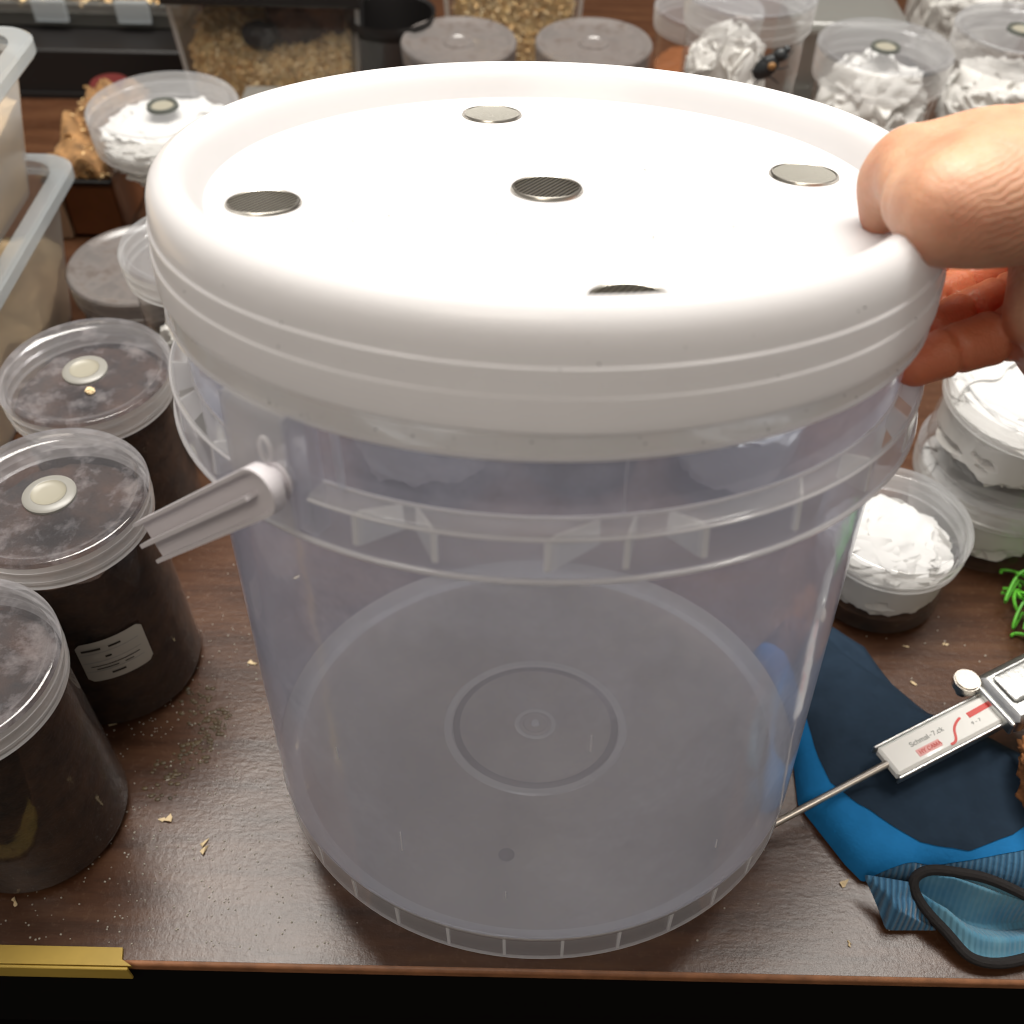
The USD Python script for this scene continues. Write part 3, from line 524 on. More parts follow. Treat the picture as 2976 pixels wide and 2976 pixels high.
# left: jars of dark soil
GS = 'soil jars along the left side of the table'
JA = jar(-0.2289, 0.3584, 0.1445, 0.0480, 0.0465, 'soil jar with paper sticker on its side, middle of the left row', 'dustylid', ('plug', 0.0130), GS)
soil(-0.2289, 0.3584, 0.0455, 0.0435, 0.003, 0.122, 'dark soil filling the stickered jar', 1)
JB = jar(-0.2551, 0.4844, 0.1185, 0.0503, 0.0460, 'soil jar behind the stickered jar, plug vent with a crumb beside it', 'dustylid', ('plug', 0.0130), GS)
soil(-0.2551, 0.4844, 0.0450, 0.0455, 0.003, 0.098, 'dark soil in the jar behind the stickered jar', 2)
JC = jar(-0.2457, 0.2600, 0.1400, 0.0492, 0.0456, 'soil jar nearest the front left table edge, above the yellow strip', 'dustylid', None, GS)
soil(-0.2457, 0.2600, 0.0446, 0.0446, 0.003, 0.120, 'dark soil in the nearest jar at the front left', 3)
JD = jar(-0.2770, 0.6580, 0.0750, 0.0527, 0.0490, 'low jar with mottled grey lid beside the stacked tubs', 'greylid', None, None)
soil(-0.2770, 0.6580, 0.0480, 0.0475, 0.003, 0.050, 'brown soil in the low mottled-lid jar', 4)
JE = jar(-0.2030, 0.5720, 0.1500, 0.0470, 0.0430, 'clear jar of white tissue half hidden behind the bucket, left side', 'jarlid', None, None)
tissue(-0.2030, 0.5720, in_jar(join(*[tm(np.array(wad(.040, .040, .06, 11).vertices) + [0.006, 0, 0.066], wad(.040, .040, .06, 11).faces)]), 0.042, 0.0435, 0.145), 'white crumpled tissue in the jar half hidden at the left of the bucket')
soil(-0.2030, 0.5720, 0.0415, 0.0418, 0.003, 0.018, 'thin layer of soil under the tissue left of the bucket', 14)
JF = jar(-0.2811, 0.7936, 0.1285, 0.0590, 0.0500, 'clear jar of white tissue with black-ringed vent, behind the stacked tubs', 'jarlid', ('ring', 0.0125), None, ringh=0.022)
c = wad(.050, .048, .022, 21, amp=0.4); c.apply_translation((0.004, -0.002, 0.100))
tissue(-0.2811, 0.7936, in_jar(c, 0.049, 0.055, 0.1245), 'white crumpled tissue under the black-ringed vent at the back left')
# dark lumps of soil in that jar
lump = []
for k in range(44):
    m = trimesh.creation.icosphere(2, rng.uniform(0.006, 0.013)); vv = np.array(m.vertices); vv *= (0.8 + 0.5 * meshkit.noise(vv * 160 + k))[:, None]; m.vertices = vv
    a, r = rng.uniform(0, 2 * np.pi), rng.uniform(0.0, 0.036); m.apply_translation((r * math.cos(a), r * math.sin(a), rng.uniform(0.012, 0.076))); lump.append(m)
o = obj('soil_lump', join(*lump), M['soil']); o.AddTranslateOp().Set(Gf.Vec3d(-0.2811, 0.7936, 0)); tag(o, 'dark soil lumps in the lower half of the black-vented tissue jar', 'soil', kind='stuff')

# sticker on the jar in the middle of the left row
def on_jar(cx, cy, r0, r1, h, az, z, lift=0.0004):
    r = r0 + (r1 - r0) * z / h + lift; a = math.radians(az); return (cx + r * math.cos(a), cy + r * math.sin(a), z)
def jar_patch(az0, az1, z0, z1, lift, nseg=14, rnd=0.0):
    V, F = [], []
    for i in range(nseg + 1):
        az = az0 + (az1 - az0) * i / nseg; t_ = min(i, nseg - i) / nseg; dz = rnd * max(0, 1 - t_ * 10) ** 2
        for z in (z0 + dz, z1 - dz): V.append(on_jar(0, 0, 0.0465, 0.0442, 0.13, az, z, lift))
    for i in range(nseg): F += [[2*i, 2*i+2, 2*i+3], [2*i, 2*i+3, 2*i+1]]
    return tm(V, F)
stk = obj('sticker', jar_patch(-82, -38, 0.046, 0.078, 0.0006, rnd=0.003), M['sticker'], JA, label='grey paper sticker with lines of faded print')
for z0, z1, a0, a1 in ((0.0715, 0.0732, -79, -67), (0.0715, 0.0730, -62, -54), (0.0645, 0.0660, -66, -62), (0.0585, 0.0591, -77, -45), (0.0560, 0.0568, -74, -60), (0.0560, 0.0566, -56, -50), (0.0505, 0.0520, -66, -57)):
    obj('print', jar_patch(a0, a1, z0, z1, 0.0009, 6), M['ink'], stk)
for z in (0.0690, 0.0620, 0.0545): obj('rule', jar_patch(-81, -43, z, z + 0.0004, 0.0008, 8), M['greyink'], stk)

# right: tissue pots
def pot_tissue(x, y, h, r0, r1, seed, label, zc, rz, rxy=0.92, dx=0.0, dy=0.0, amp=0.24):
    c = wad(r1 * rxy, r1 * rxy, rz, seed, amp=amp); c.apply_translation((dx, dy, zc)); tissue(x, y, in_jar(c, r0, r1, h), label)
JH = jar(0.2290, 0.4290, 0.0640, 0.0450, 0.0415, 'low clear pot of tissue over black soil, beside the bucket right side', 'jarlid', None, None)
soil(0.2290, 0.4290, 0.0405, 0.0408, 0.003, 0.016, 'black soil under the tissue in the low pot', 5)
pot_tissue(0.2290, 0.4290, 0.0610, 0.0405, 0.0412, 31, 'white tissue heaped in the low pot beside the blue glove', 0.034, 0.024, 0.95, -0.004, -0.004, 0.3)
IX, IY = 0.3150, 0.4890
JI = jar(IX, IY, 0.0600, 0.0555, 0.0520, 'lower pot of the stack of two at the right edge', 'jarlid', None, None)
pot_tissue(IX, IY, 0.0570, 0.0510, 0.0515, 41, 'greyish tissue in the lower stacked pot', 0.030, 0.028, 1.0)
JI2 = jar(0, 0, 0.0620, 0.0555, 0.0525, 'upper pot of the stack of two, packed with white tissue', 'jarlid', None, None)
JI2.GetOrderedXformOps()[0].Set(Gf.Vec3d(IX, IY, 0.0605))
c = wad(.054, .054, .028, 43, amp=0.28); c.apply_translation((0, 0, 0.029)); c = in_jar(c, 0.0512, 0.0518, 0.0600); c.apply_translation((0, 0, 0.0605))
tissue(IX, IY, c, 'bright white tissue in the upper stacked pot under the fingers')

# pots seen blurred through the bucket
jar(-0.0600, 0.5350, 0.0950, 0.0560, 0.0520, 'tissue pot directly behind the bucket, seen blurred through its left half')
pot_tissue(-0.0600, 0.5350, 0.0920, 0.0510, 0.0515, 46, 'white tissue seen blurred through the left half of the bucket', 0.046, 0.043, 1.0)
jar(0.1500, 0.5300, 0.0900, 0.0480, 0.0440, 'tissue pot behind the bucket, seen blurred through its right half')
pot_tissue(0.1500, 0.5300, 0.0870, 0.0430, 0.0435, 47, 'white tissue seen blurred through the right half of the bucket', 0.044, 0.040, 1.0)
jar(0.0470, 0.5420, 0.1000, 0.0450, 0.0420, 'dark soil jar behind the bucket, seen blurred between two tissue pots')
soil(0.0470, 0.5420, 0.0410, 0.0410, 0.003, 0.088, 'dark soil in the jar seen blurred through the middle of the bucket', 16)
# back row
JG = jar(0.3171, 0.9308, 0.1280, 0.0590, 0.0500, 'clear pot of white tissue with round steel vent, right of the beetle jar', 'jarlid', ('ring', 0.0130), None, ringh=0.022)
c = wad(.048, .046, .052, 51, amp=0.3); c.apply_translation((0, 0, 0.058)); tissue(0.3171, 0.9308, in_jar(c, 0.049, 0.053, 0.124), 'white crumpled tissue in the steel-vented pot')
tissue_top = crumple(.016, .014, .020, 53, amp=0.4); 
JP = jar(0.1900, 0.9190, 0.1760, 0.0550, 0.0500, 'tall clear jar with tissue and a black beetle inside', 'jarlid', None, None, ringh=0.020)
c = wad(.032, .034, .050, 61, amp=0.2); c.apply_translation((-0.013, -0.006, 0.098)); tissue(0.1900, 0.9190, in_jar(c, 0.049, 0.0505, 0.160), 'tall ball of white tissue beside the beetle')
c = wad(.034, .034, .038, 63, amp=0.2); c.apply_translation((0.006, 0.0, 0.044)); tissue(0.1900, 0.9190, in_jar(c, 0.049, 0.0505, 0.160), 'lower wad of tissue under the beetle')
JL = jar(0.1760, 1.0320, 0.1180, 0.0520, 0.0480, 'shallow lidded jar half hidden left of the beetle jar', 'jarlid', None, None)
soil(0.1760, 1.0320, 0.0470, 0.0470, 0.003, 0.060, 'orange brown soil in the jar left of the beetle jar', 6, 'brownbox')
JN = jar(0.0649, 0.9673 - 0.085, 0.1104 - 0.0, 0.0535, 0.0490, 'grey-lidded jar right of the straw tub, dark streak on its lid', 'greylid', None, None)
JN.GetOrderedXformOps()[0].Set(Gf.Vec3d(0.0649, 0.9673, 0))
soil(0.0649, 0.9673, 0.0480, 0.0490, 0.003, 0.07, 'dark soil in the grey-lidded jar at the back, right one', 7)
JM = jar(-0.0578, 0.9683, 0.1085, 0.0530, 0.0490, 'grey-lidded jar left of its twin, behind the bucket lid', 'greylid', None, None)
soil(-0.0578, 0.9683, 0.0480, 0.0485, 0.003, 0.07, 'dark soil in the grey-lidded jar at the back, left one', 8)
for j, h in ((JN, 0.1104), (JM, 0.1085)):
    obj('vent', revolve([(0, h - 0.0016), (0.009, h - 0.0016), (0.0105, h - 0.0004), (0.0135, h - 0.0010), (0.0142, h - 0.0028)], 40), M['greylid'], j)
JQ = jar(0.4250, 0.9200, 0.1500, 0.0560, 0.0500, 'clear vented jar at the far right corner', 'jarlid', ('ring', 0.0130), None, ringh=0.018)
c = wad(.046, .046, .040, 71, amp=0.4); c.apply_translation((0.0, 0.0, 0.072)); tissue(0.4250, 0.9200, in_jar(c, 0.049, 0.051, 0.140), 'torn white tissue in the far right vented jar')
soil(0.4250, 0.9200, 0.0480, 0.0490, 0.003, 0.04, 'black soil at the bottom of the far right vented jar', 9)
JW = jar(0.4700, 1.1600, 0.1400, 0.0700, 0.0640, 'wide jar of tissue at the very back right', 'jarlid', None, None)
c = wad(.062, .062, .066, 81, amp=0.15); c.apply_translation((0, 0, 0.066)); tissue(0.4700, 1.1600, in_jar(c, 0.062, 0.064, 0.128), 'white tissue filling the wide jar at the very back')

# the beetle in the tall jar
bt = thing('beetle', 'black beetle with orange brown spot climbing inside the tall jar', 'beetle', (0.2020, 0.8690, 0.1340))
bd = []
s_ = trimesh.creation.icosphere(3, 1.0); s_.apply_scale((0.0085, 0.0055, 0.0125)); s_.apply_transform(trimesh.transformations.rotation_matrix(0.75, [0, 1, 0]))
obj('abdomen', s_, M['beetle'], bt)
s_ = trimesh.creation.icosphere(3, 1.0); s_.apply_scale((0.0062, 0.0045, 0.0055)); s_.apply_translation((0.0100, 0.0, 0.0105)); obj('thorax', s_, M['beetle'], bt)
s_ = trimesh.creation.icosphere(2, 0.0032); s_.apply_translation((0.0145, 0, 0.0150)); obj('head', s_, M['beetle'], bt)
s_ = trimesh.creation.icosphere(2, 1.0); s_.apply_scale((0.0034, 0.0016, 0.0032)); s_.apply_translation((0.0035, -0.0052, 0.0030)); obj('spot', s_, M['beetlespot'], bt)
for k, (dx, dz) in enumerate(((-0.5, -1), (-1, -0.2), (-0.9, 0.5), (0.9, -0.7), (1, 0.1), (0.8, 0.8))):
    b0 = np.array([0.004 * (k % 3 - 1) + 0.003, -0.001, 0.004 * (k % 3 - 1)]); obj('leg', tube([b0, b0 + [dx * 0.009, -0.003, dz * 0.006], b0 + [dx * 0.016, 0.0, dz * 0.014]], [0.0009, 0.0007, 0.0004], 6), M['beetle'], bt)

# ------------------------------------------------------------------ stacked tubs of wood chips at the left
def flakes(n, pos, size, seed):
    r = np.random.default_rng(seed); V = []; F = []
    for k in range(n):
        p = pos(r); a = r.normal(size=3); a /= np.linalg.norm(a); b = np.cross(a, r.normal(size=3)); b /= np.linalg.norm(b); c_ = np.cross(a, b)
        l, w_ = size * r.uniform(0.6, 1.8), size * r.uniform(0.3, 0.7); i = len(V)
        V += [p - a*l - b*w_, p - a*l + b*w_, p + c_*w_*0.5 - b*w_, p + c_*w_*0.5 + b*w_, p + a*l - b*w_*0.8, p + a*l + b*w_*0.7]
        F += [[i, i+2, i+3], [i, i+3, i+1], [i+2, i+4, i+5], [i+2, i+5, i+3]]
    return tm(V, F)
def tub(x1, y1, z0, z1, label):
    """x1, y1: the right rear corner of its rim."""
    x0, y0 = x1 - 0.26, y1 - 0.36; t_ = thing('storage_tub', label, 'tub', (0, 0, 0), 'stacked chip tubs')
    def ring_(ins, z, rad=0.022, n=6):
        P = []
        for cx, cy, a in ((x1 - rad - ins, y1 - rad - ins, 0), (x0 + rad + ins, y1 - rad - ins, 90), (x0 + rad + ins, y0 + rad + ins, 180), (x1 - rad - ins, y0 + rad + ins, 270)):
            for k in range(n + 1):
                an = math.radians(a + 90 * k / n); P.append((cx + rad * math.cos(an), cy + rad * math.sin(an), z))
        return np.array(P)
    def loft(rings, cap=False):
        m_ = len(rings[0]); V = np.vstack(rings); F = []
        for i in range(len(rings) - 1):
            for k in range(m_):
                w_ = (k + 1) % m_; F += [[i*m_+k, i*m_+w_, (i+1)*m_+w_], [i*m_+k, (i+1)*m_+w_, (i+1)*m_+k]]
        if cap:
            V = np.vstack([V, rings[0].mean(0)]); F += [[len(V)-1, (k + 1) % m_, k] for k in range(m_)]
        return tm(V, F)
    obj('body', loft([ring_(0.026, z0 + 0.002), ring_(0.010, z1 - 0.008)], True), M['tub'], t_)
    obj('rim', loft([ring_(0.011, z1 - 0.012), ring_(0.0015, z1 - 0.012), ring_(0.0, z1 - 0.010), ring_(0.0, z1 - 0.002), ring_(0.002, z1), ring_(0.012, z1)]), M['tubrim'], t_)
    return x0, y0
def tub_chips(x1, y1, z0, z1, label, seed, lo, hi):
    x0, y0 = x1 - 0.26, y1 - 0.36; n = 60
    X, Y = np.meshgrid(np.linspace(x0 + 0.03, x1 - 0.022, n), np.linspace(y0 + 0.03, y1 - 0.024, n), indexing='ij')
    P = np.stack([X, Y, 0 * X], -1)
    Zt = lo + (hi - lo) * meshkit.fbm(P * 14 + seed, 4) ; Zt = np.minimum(Zt, z1 - 0.004)
    sk = 0.010 * (1 - np.clip((Zt - z0) / (z1 - z0), 0, 1))
    V = np.vstack([np.stack([X, Y, Zt], -1).reshape(-1, 3), np.stack([X, Y, 0 * X + z0 + 0.004], -1).reshape(-1, 3)]); F = []
    I = lambda i, j: i * n + j
    for i in range(n - 1):
        for j in range(n - 1): F += [[I(i, j), I(i+1, j), I(i+1, j+1)], [I(i, j), I(i+1, j+1), I(i, j+1)]]
    N = n * n
    for k in range(n - 1):
        for a, b in ((I(k, 0), I(k+1, 0)), (I(k+1, n-1), I(k, n-1)), (I(0, k+1), I(0, k)), (I(n-1, k), I(n-1, k+1))): F += [[a, a + N, b + N], [a, b + N, b]]
    g_ = lambda r: np.array([r.uniform(x0 + 0.03, x1 - 0.024), r.uniform(y0 + 0.03, y1 - 0.026), r.uniform(lo, hi)])
    fl_ = flakes(700, lambda r: np.array([x1 - 0.022 - r.uniform(0, 0.004) , r.uniform(y0 + 0.03, y1 - 0.03), r.uniform(z0 + 0.01, hi)]), 0.004, seed)
    ins_ = 0.026 + (0.010 - 0.026) * np.clip((V[:, 2] - z0) / (z1 - z0), 0, 1); V[:, 0] = np.where(V[:, 0] > x1 - 0.0225, x1 - ins_ - 0.0015, V[:, 0]); V[:, 1] = np.where(V[:, 1] > y1 - 0.0245, y1 - ins_ - 0.0015, V[:, 1])
    cx_, cy_, R_ = x1 - ins_ - 0.022, y1 - ins_ - 0.022, 0.0205; dx_, dy_ = V[:, 0] - cx_, V[:, 1] - cy_; dr_ = np.hypot(dx_, dy_); q_ = (dx_ > 0) & (dy_ > 0) & (dr_ > R_)
    V[:, 0] = np.where(q_, cx_ + dx_ / np.maximum(dr_, 1e-9) * R_, V[:, 0]); V[:, 1] = np.where(q_, cy_ + dy_ / np.maximum(dr_, 1e-9) * R_, V[:, 1])
    tag(obj('wood_chip_bedding', tm(V, F), M['palechips'], smooth=60), label, 'wood chips', kind='stuff')
tub(-0.330, 0.730, 0.0, 0.120, 'lower tub of the stack of two at the left edge, pale rim')
tub_chips(-0.330, 0.730, 0.0, 0.120, 'brown chips low in the bottom stacked tub', 3, 0.015, 0.075)
tub(-0.330, 0.732, 0.108, 0.213, 'upper tub of the stack of two, cloudy wall full of pale chips')
tub_chips(-0.330, 0.732, 0.110, 0.213, 'pale wood chips filling the upper stacked tub', 8, 0.155, 0.200)

# ------------------------------------------------------------------ back left: terrarium box, latch box, brown tray, red lid
def clear_tank(name, label, bx, by, z0, z1, grow, lidmat=None, lid_h=0.018, cat='tank'):
    t_ = thing(name, label, cat); (xa, xb), (ya, yb) = bx, by
    lo = np.array([[xa, ya], [xb, ya], [xb, yb], [xa, yb]]); c = lo.mean(0); hi = c + (lo - c) * grow
    V = [(*p, z0) for p in lo] + [(*p, z1) for p in hi]
    obj('body', tm(V, [[0, 1, 5], [0, 5, 4], [1, 2, 6], [1, 6, 5], [2, 3, 7], [2, 7, 6], [3, 0, 4], [3, 4, 7], [0, 2, 1], [0, 3, 2]]), M['clear'], t_, smooth=False)
    for k in range(4): obj('corner', tube([V[k], V[k + 4]], 0.0022, 8), M['jarring'], t_)
    if lidmat: obj('lid', box((hi[:, 0].min() - 0.006, hi[:, 1].min() - 0.006, z1), (hi[:, 0].max() + 0.006, hi[:, 1].max() + 0.006, z1 + lid_h), 0.003), M[lidmat], t_)
    return t_
clear_tank('insect_tank', 'clear tapered tank with black lid over golden wood chips', (-0.318, -0.160), (1.000, 1.110), 0.001, 0.124, 1.10, 'blacklid')
def heap(label, xa, xb, ya, yb, z0, hf, seed, m, nfl, size=0.005, kinds=(0, 1, 2)):
    n = 46; X, Y = np.meshgrid(np.linspace(xa, xb, n), np.linspace(ya, yb, n), indexing='ij'); P = np.stack([X, Y, 0 * X], -1)
    Z = z0 + hf((X - xa) / (xb - xa), (Y - ya) / (yb - ya)) * (0.85 + 0.3 * meshkit.fbm(P * 60 + seed, 3))
    V = np.vstack([np.stack([X, Y, Z], -1).reshape(-1, 3), np.stack([X, Y, 0 * X + z0], -1).reshape(-1, 3)]); F = []; I = lambda i, j: i * n + j; N = n * n
    for i in range(n - 1):
        for j in range(n - 1): F += [[I(i, j), I(i+1, j), I(i+1, j+1)], [I(i, j), I(i+1, j+1), I(i, j+1)]]
    for k in range(n - 1):
        for a, b in ((I(k, 0), I(k+1, 0)), (I(k+1, n-1), I(k, n-1)), (I(0, k+1), I(0, k)), (I(n-1, k), I(n-1, k+1))): F += [[a, a + N, b + N], [a, b + N, b]]
    top = obj('wood_chip_bedding', tm(V, F), M[m], smooth=60); tag(top, label, 'wood chips', kind='stuff')
    def pos(r):
        i, j = r.integers(0, n), r.integers(0, n)
        if r.random() < 0.5: return np.array([X[i, 0], ya - 0.0006, z0 + r.random() * (Z[i, 0] - z0)])
        return np.array([X[i, j], Y[i, j], Z[i, j] + 0.001])
    for k in kinds:
        UsdGeom.Mesh(obj('flake', flakes(nfl // 3, pos, size, seed + k), flake_mats[k], None, smooth=False)).GetPrim()
        p = stage.GetPrimAtPath('/World/flake' + ('' if COUNT['/World/flake'] == 1 else f"_{COUNT['/World/flake']-1:03d}"))
        tag(p, ['straw coloured', 'cream', 'tan'][k] + ' flakes among the ' + label, 'wood flakes', kind='stuff')
heap('golden wood chips in the black-lidded tank', -0.314, -0.164, 1.004, 1.106, 0.003, lambda a, b: 0.062 + 0.030 * np.abs(a - 0.45) + 0.02 * b, 5, 'chips', 3600, 0.0028)
lg = crumple(0.030, 0.022, 0.030, 91, 4, 0.25); lg.apply_translation((-0.213, 1.050, 0.092)); tag(obj('bark_piece', lg, M['log']), 'dark reddish bark piece standing in the chip tank', 'bark')
lg = crumple(0.016, 0.014, 0.030, 95, 4, 0.2); lg.apply_translation((-0.183, 1.045, 0.092)); tag(obj('bark_piece', lg, M['log']), 'narrow dark bark piece at the right inside the chip tank', 'bark')
lg = crumple(0.016, 0.011, 0.011, 93, 4, 0.12); lg.apply_translation((-0.252, 1.022, 0.086)); tag(obj('dark_stone', lg, M['stone']), 'black stone lying on the tank chips left of the bark', 'stone')
gb = thing('grey_box', 'low grey translucent box in front of the chip tank', 'box'); obj('body', box((-0.262, 0.900, 0.001), (-0.150, 0.985, 0.046), 0.004), M['greybox'], gb); obj('lid', box((-0.265, 0.897, 0.0462), (-0.147, 0.988, 0.052), 0.002), M['greybox'], gb)
# chip tub behind the grey-lidded jars
clear_tank('chip_tub', 'clear tapered tub heaped with straw chips behind the grey-lidded jars', (-0.075, 0.055), (1.120, 1.230), 0.001, 0.16, 1.12, None, cat='tub')
heap('straw chips in the tub behind the grey lids', -0.070, 0.050, 1.126, 1.224, 0.003, lambda a, b: 0.115 + 0.02 * np.sin(a * 3.1) , 15, 'chips', 2400, 0.0030)
lg = crumple(0.035, 0.012, 0.012, 97, 4, 0.2); lg.apply_translation((-0.020, 1.135, 0.120)); tag(obj('bark_piece', lg, M['log']), 'reddish bark strip on the straw chips behind the grey lids', 'bark')
# black bag-like cup between the two tanks
cp = thing('black_pot', 'black plant pot between the chip tank and the grey-lidded jars', 'pot', (-0.125, 1.020, 0)); obj('body', revolve([(0, 0.002), (0.028, 0.002), (0.040, 0.11), (0.043, 0.112), (0.043, 0.104)], 48), M['blacklid'], cp); obj('clear_sleeve', revolve([(0.036, 0.004), (0.0445, 0.10)], 48), M['clear'], cp)
# the box with latches, raised on a dark block added to fill the black gap below
cr = thing('added_dark_block', 'added dark block filling the black gap under the latched box at the back left', 'crate'); obj('body', box((-0.62, 1.060, 0.001), (-0.340, 1.36, 0.050), 0.002), M['blacklid'], cr); obj('front_lip', box((-0.62, 1.056, 0.0005), (-0.340, 1.0599, 0.006), 0.0), M['blacklid'], cr)
lb = thing('latched_box', 'clear box with grey latches along its rim, wood chips inside', 'box'); obj('body', box((-0.60, 1.112, 0.0505), (-0.352, 1.34, 0.066), 0.002), M['greybox'], lb); obj('rim', box((-0.605, 1.106, 0.0662), (-0.348, 1.345, 0.078), 0.002), M['greybox'], lb)
for x in (-0.50, -0.415): obj('latch', box((x, 1.100, 0.060), (x + 0.034, 1.1058, 0.082), 0.001), M['tubrim'], lb)
heap('golden chips on the latched box', -0.60, -0.352, 1.114, 1.335, 0.0784, lambda a, b: 0.02 + 0.03 * b + 0 * a, 25, 'chips', 700)
# orange brown soil box with a chip heap
bb = thing('soil_box', 'clear box packed with orange brown soil, beside the left jars', 'box'); obj('soil', box((-0.388, 0.802, 0.002), (-0.343, 0.945, 0.050), 0.002), M['brownbox'], bb); obj('corner_strip', box((-0.399, 0.798, 0.001), (-0.3885, 0.946, 0.054), 0.001), M['beige'], bb); obj('rim', box((-0.400, 0.796, 0.0542), (-0.341, 0.948, 0.058), 0.001), M['blacklid'], bb)
heap('golden chips on top of the orange brown soil box', -0.398, -0.343, 0.800, 0.944, 0.0584, lambda a, b: 0.003 + 0.016 * np.abs(np.sin(7 * a + 9 * b) * np.sin(5 * b + 2)) + 0.004 * b, 35, 'duskchips', 300, 0.0024, (2,))
rj = thing('red_lidded_pot', 'small pot with dark red lid at the back left', 'pot', (-0.395, 0.985, -0.012)); obj('body', revolve([(0, 0.014), (0.016, 0.014), (0.0175, 0.058)], 40), M['brownbox'], rj); obj('lid', revolve([(0, 0.066), (0.017, 0.066), (0.019, 0.064), (0.019, 0.058)], 40), M['redlid'], rj)
# grey container behind the steel-vented pot
gb2 = thing('grey_box', 'tall grey translucent box behind the steel-vented pot', 'box'); obj('body', box((0.262, 1.03, 0.001), (0.365, 1.12, 0.098), 0.004), M['greybox'], gb2); obj('lid', box((0.258, 1.026, 0.0982), (0.369, 1.124, 0.106), 0.003), M['greybox'], gb2)

# ------------------------------------------------------------------ right foreground: glove, probe, net, bark, yellow strip
cut_lo = np.array([0.150, 0.185]); 
gl = thing('work_glove', 'blue and navy rubber-coated glove with black hemmed knit cuff', 'glove')
q7 = 700 / 2976 * 0  # unused scale kept at zero
def G(x, y, z): return at((2276 + x * 700 / 1932) * 1932 / 2976, (2200 + y * 700 / 1932) * 1932 / 2976, z)
outer = [G(*p, 0.008)[:2] for p in [(100, 0), (140, 340), (220, 440), (520, 820), (650, 950), (1050, 1020), (1200, 950), (1500, 980), (1932, 1110), (2200, 1100)]] + [(0.330, 0.262), (0.305, 0.288), (0.262, 0.318)] + [at(2700/1.5404, 2070/1.5404, 0.01)[:2], at(2600/1.5404, 1990/1.5404, 0.01)[:2], at(2520/1.5404, 1880/1.5404, 0.01)[:2], at(2430/1.5404, 1830/1.5404, 0.01)[:2], (0.170, 0.398), (0.146, 0.372), (0.148, 0.330)]
POLY = Polygon(outer).buffer(0.004).buffer(-0.004)
navy_in = [G(*p, 0.02)[:2] for p in [(290, 0), (380, 210), (600, 400), (850, 560), (1100, 680), (1500, 745), (1830, 640), (2000, 520)]] + [(0.36, 0.30), (0.30, 0.36), (0.25, 0.42), (0.13, 0.42), (0.160, 0.36)]
NAVY = Polygon(navy_in).buffer(0)
cuff_ = [G(*p, 0.02)[:2] for p in [(560, 905), (650, 890), (1000, 830), (1500, 800), (1860, 770), (2300, 700)]] + [(0.36, 0.15), (0.12, 0.15), (0.13, 0.233)]
CUFF = Polygon(cuff_).buffer(0)
from shapely import distance as _dist, points as _points
BND = POLY.exterior
def glove_z(P):
    dd = _dist(_points(P), BND); e_ = np.clip(dd / 0.020, 0, 1)
    w_ = meshkit.fbm(np.c_[P * 32, 0 * P[:, :1]], 3, 4)
    fold = np.exp(-(((P[:, 0] - 0.196) * 0.75 + (P[:, 1] - 0.365) * 0.66) / 0.005) ** 2) * np.exp(-((P[:, 1] - 0.365) / 0.035) ** 2)
    return 0.0015 + 0.021 * np.sqrt(1 - (1 - e_) ** 2) * (0.72 + 0.5 * w_) - 0.007 * fold * e_ + 0.0010 * e_ * (np.abs(2 * meshkit.noise(np.c_[P * 75 + 3, 0 * P[:, :1]], 8) - 1) - 0.5) + 0.0005 * e_ * (meshkit.noise(np.c_[P * 190, 0 * P[:, :1]], 9) - 0.5)
def sheet(poly, lift, step=0.0016):
    x0, y0, x1, y1 = poly.bounds; xs, ys = np.arange(x0, x1 + step, step), np.arange(y0, y1 + step, step)
    X, Y = np.meshgrid(xs, ys, indexing='ij'); P = np.c_[X.ravel(), Y.ravel()]
    ins = contains_xy(poly.buffer(step * 1.5), P[:, 0], P[:, 1])
    # pull the points just outside back onto the outline so that the edge is clean
    outp = ins & ~contains_xy(poly, P[:, 0], P[:, 1])
    ext = poly.exterior
    for i in np.nonzero(outp)[0]:
        q_ = ext.interpolate(ext.project(Point(P[i]))); P[i] = (q_.x, q_.y)
    Z = glove_z(P) + lift; idx = -np.ones(len(P), int); idx[ins] = np.arange(ins.sum()); n2 = len(ys); F = []
    for i in range(len(xs) - 1):
        a = idx[i * n2:(i + 1) * n2]; b = idx[(i + 1) * n2:(i + 2) * n2]
        for j in range(n2 - 1):
            q_ = (a[j], b[j], b[j+1], a[j+1])
            if min(q_[0], q_[1], q_[2]) >= 0: F.append([q_[0], q_[1], q_[2]])
            if min(q_[0], q_[2], q_[3]) >= 0: F.append([q_[0], q_[2], q_[3]])
    return tm(np.c_[P, Z][ins], F)
def big(p):
    return max(p.geoms, key=lambda g: g.area) if hasattr(p, 'geoms') else p
pal = big(POLY.intersection(NAVY)); cf = big(POLY.intersection(CUFF)); bl = big(POLY.difference(CUFF).difference(NAVY.buffer(-0.002)))
obj('blue_coating', sheet(bl, 0.0), M['blue'], gl, smooth=True)
obj('navy_coating', sheet(pal, 0.0006), M['navy'], gl, smooth=True)
obj('knit_cuff', sheet(cf, -0.0004), M['knit'], gl, smooth=True)
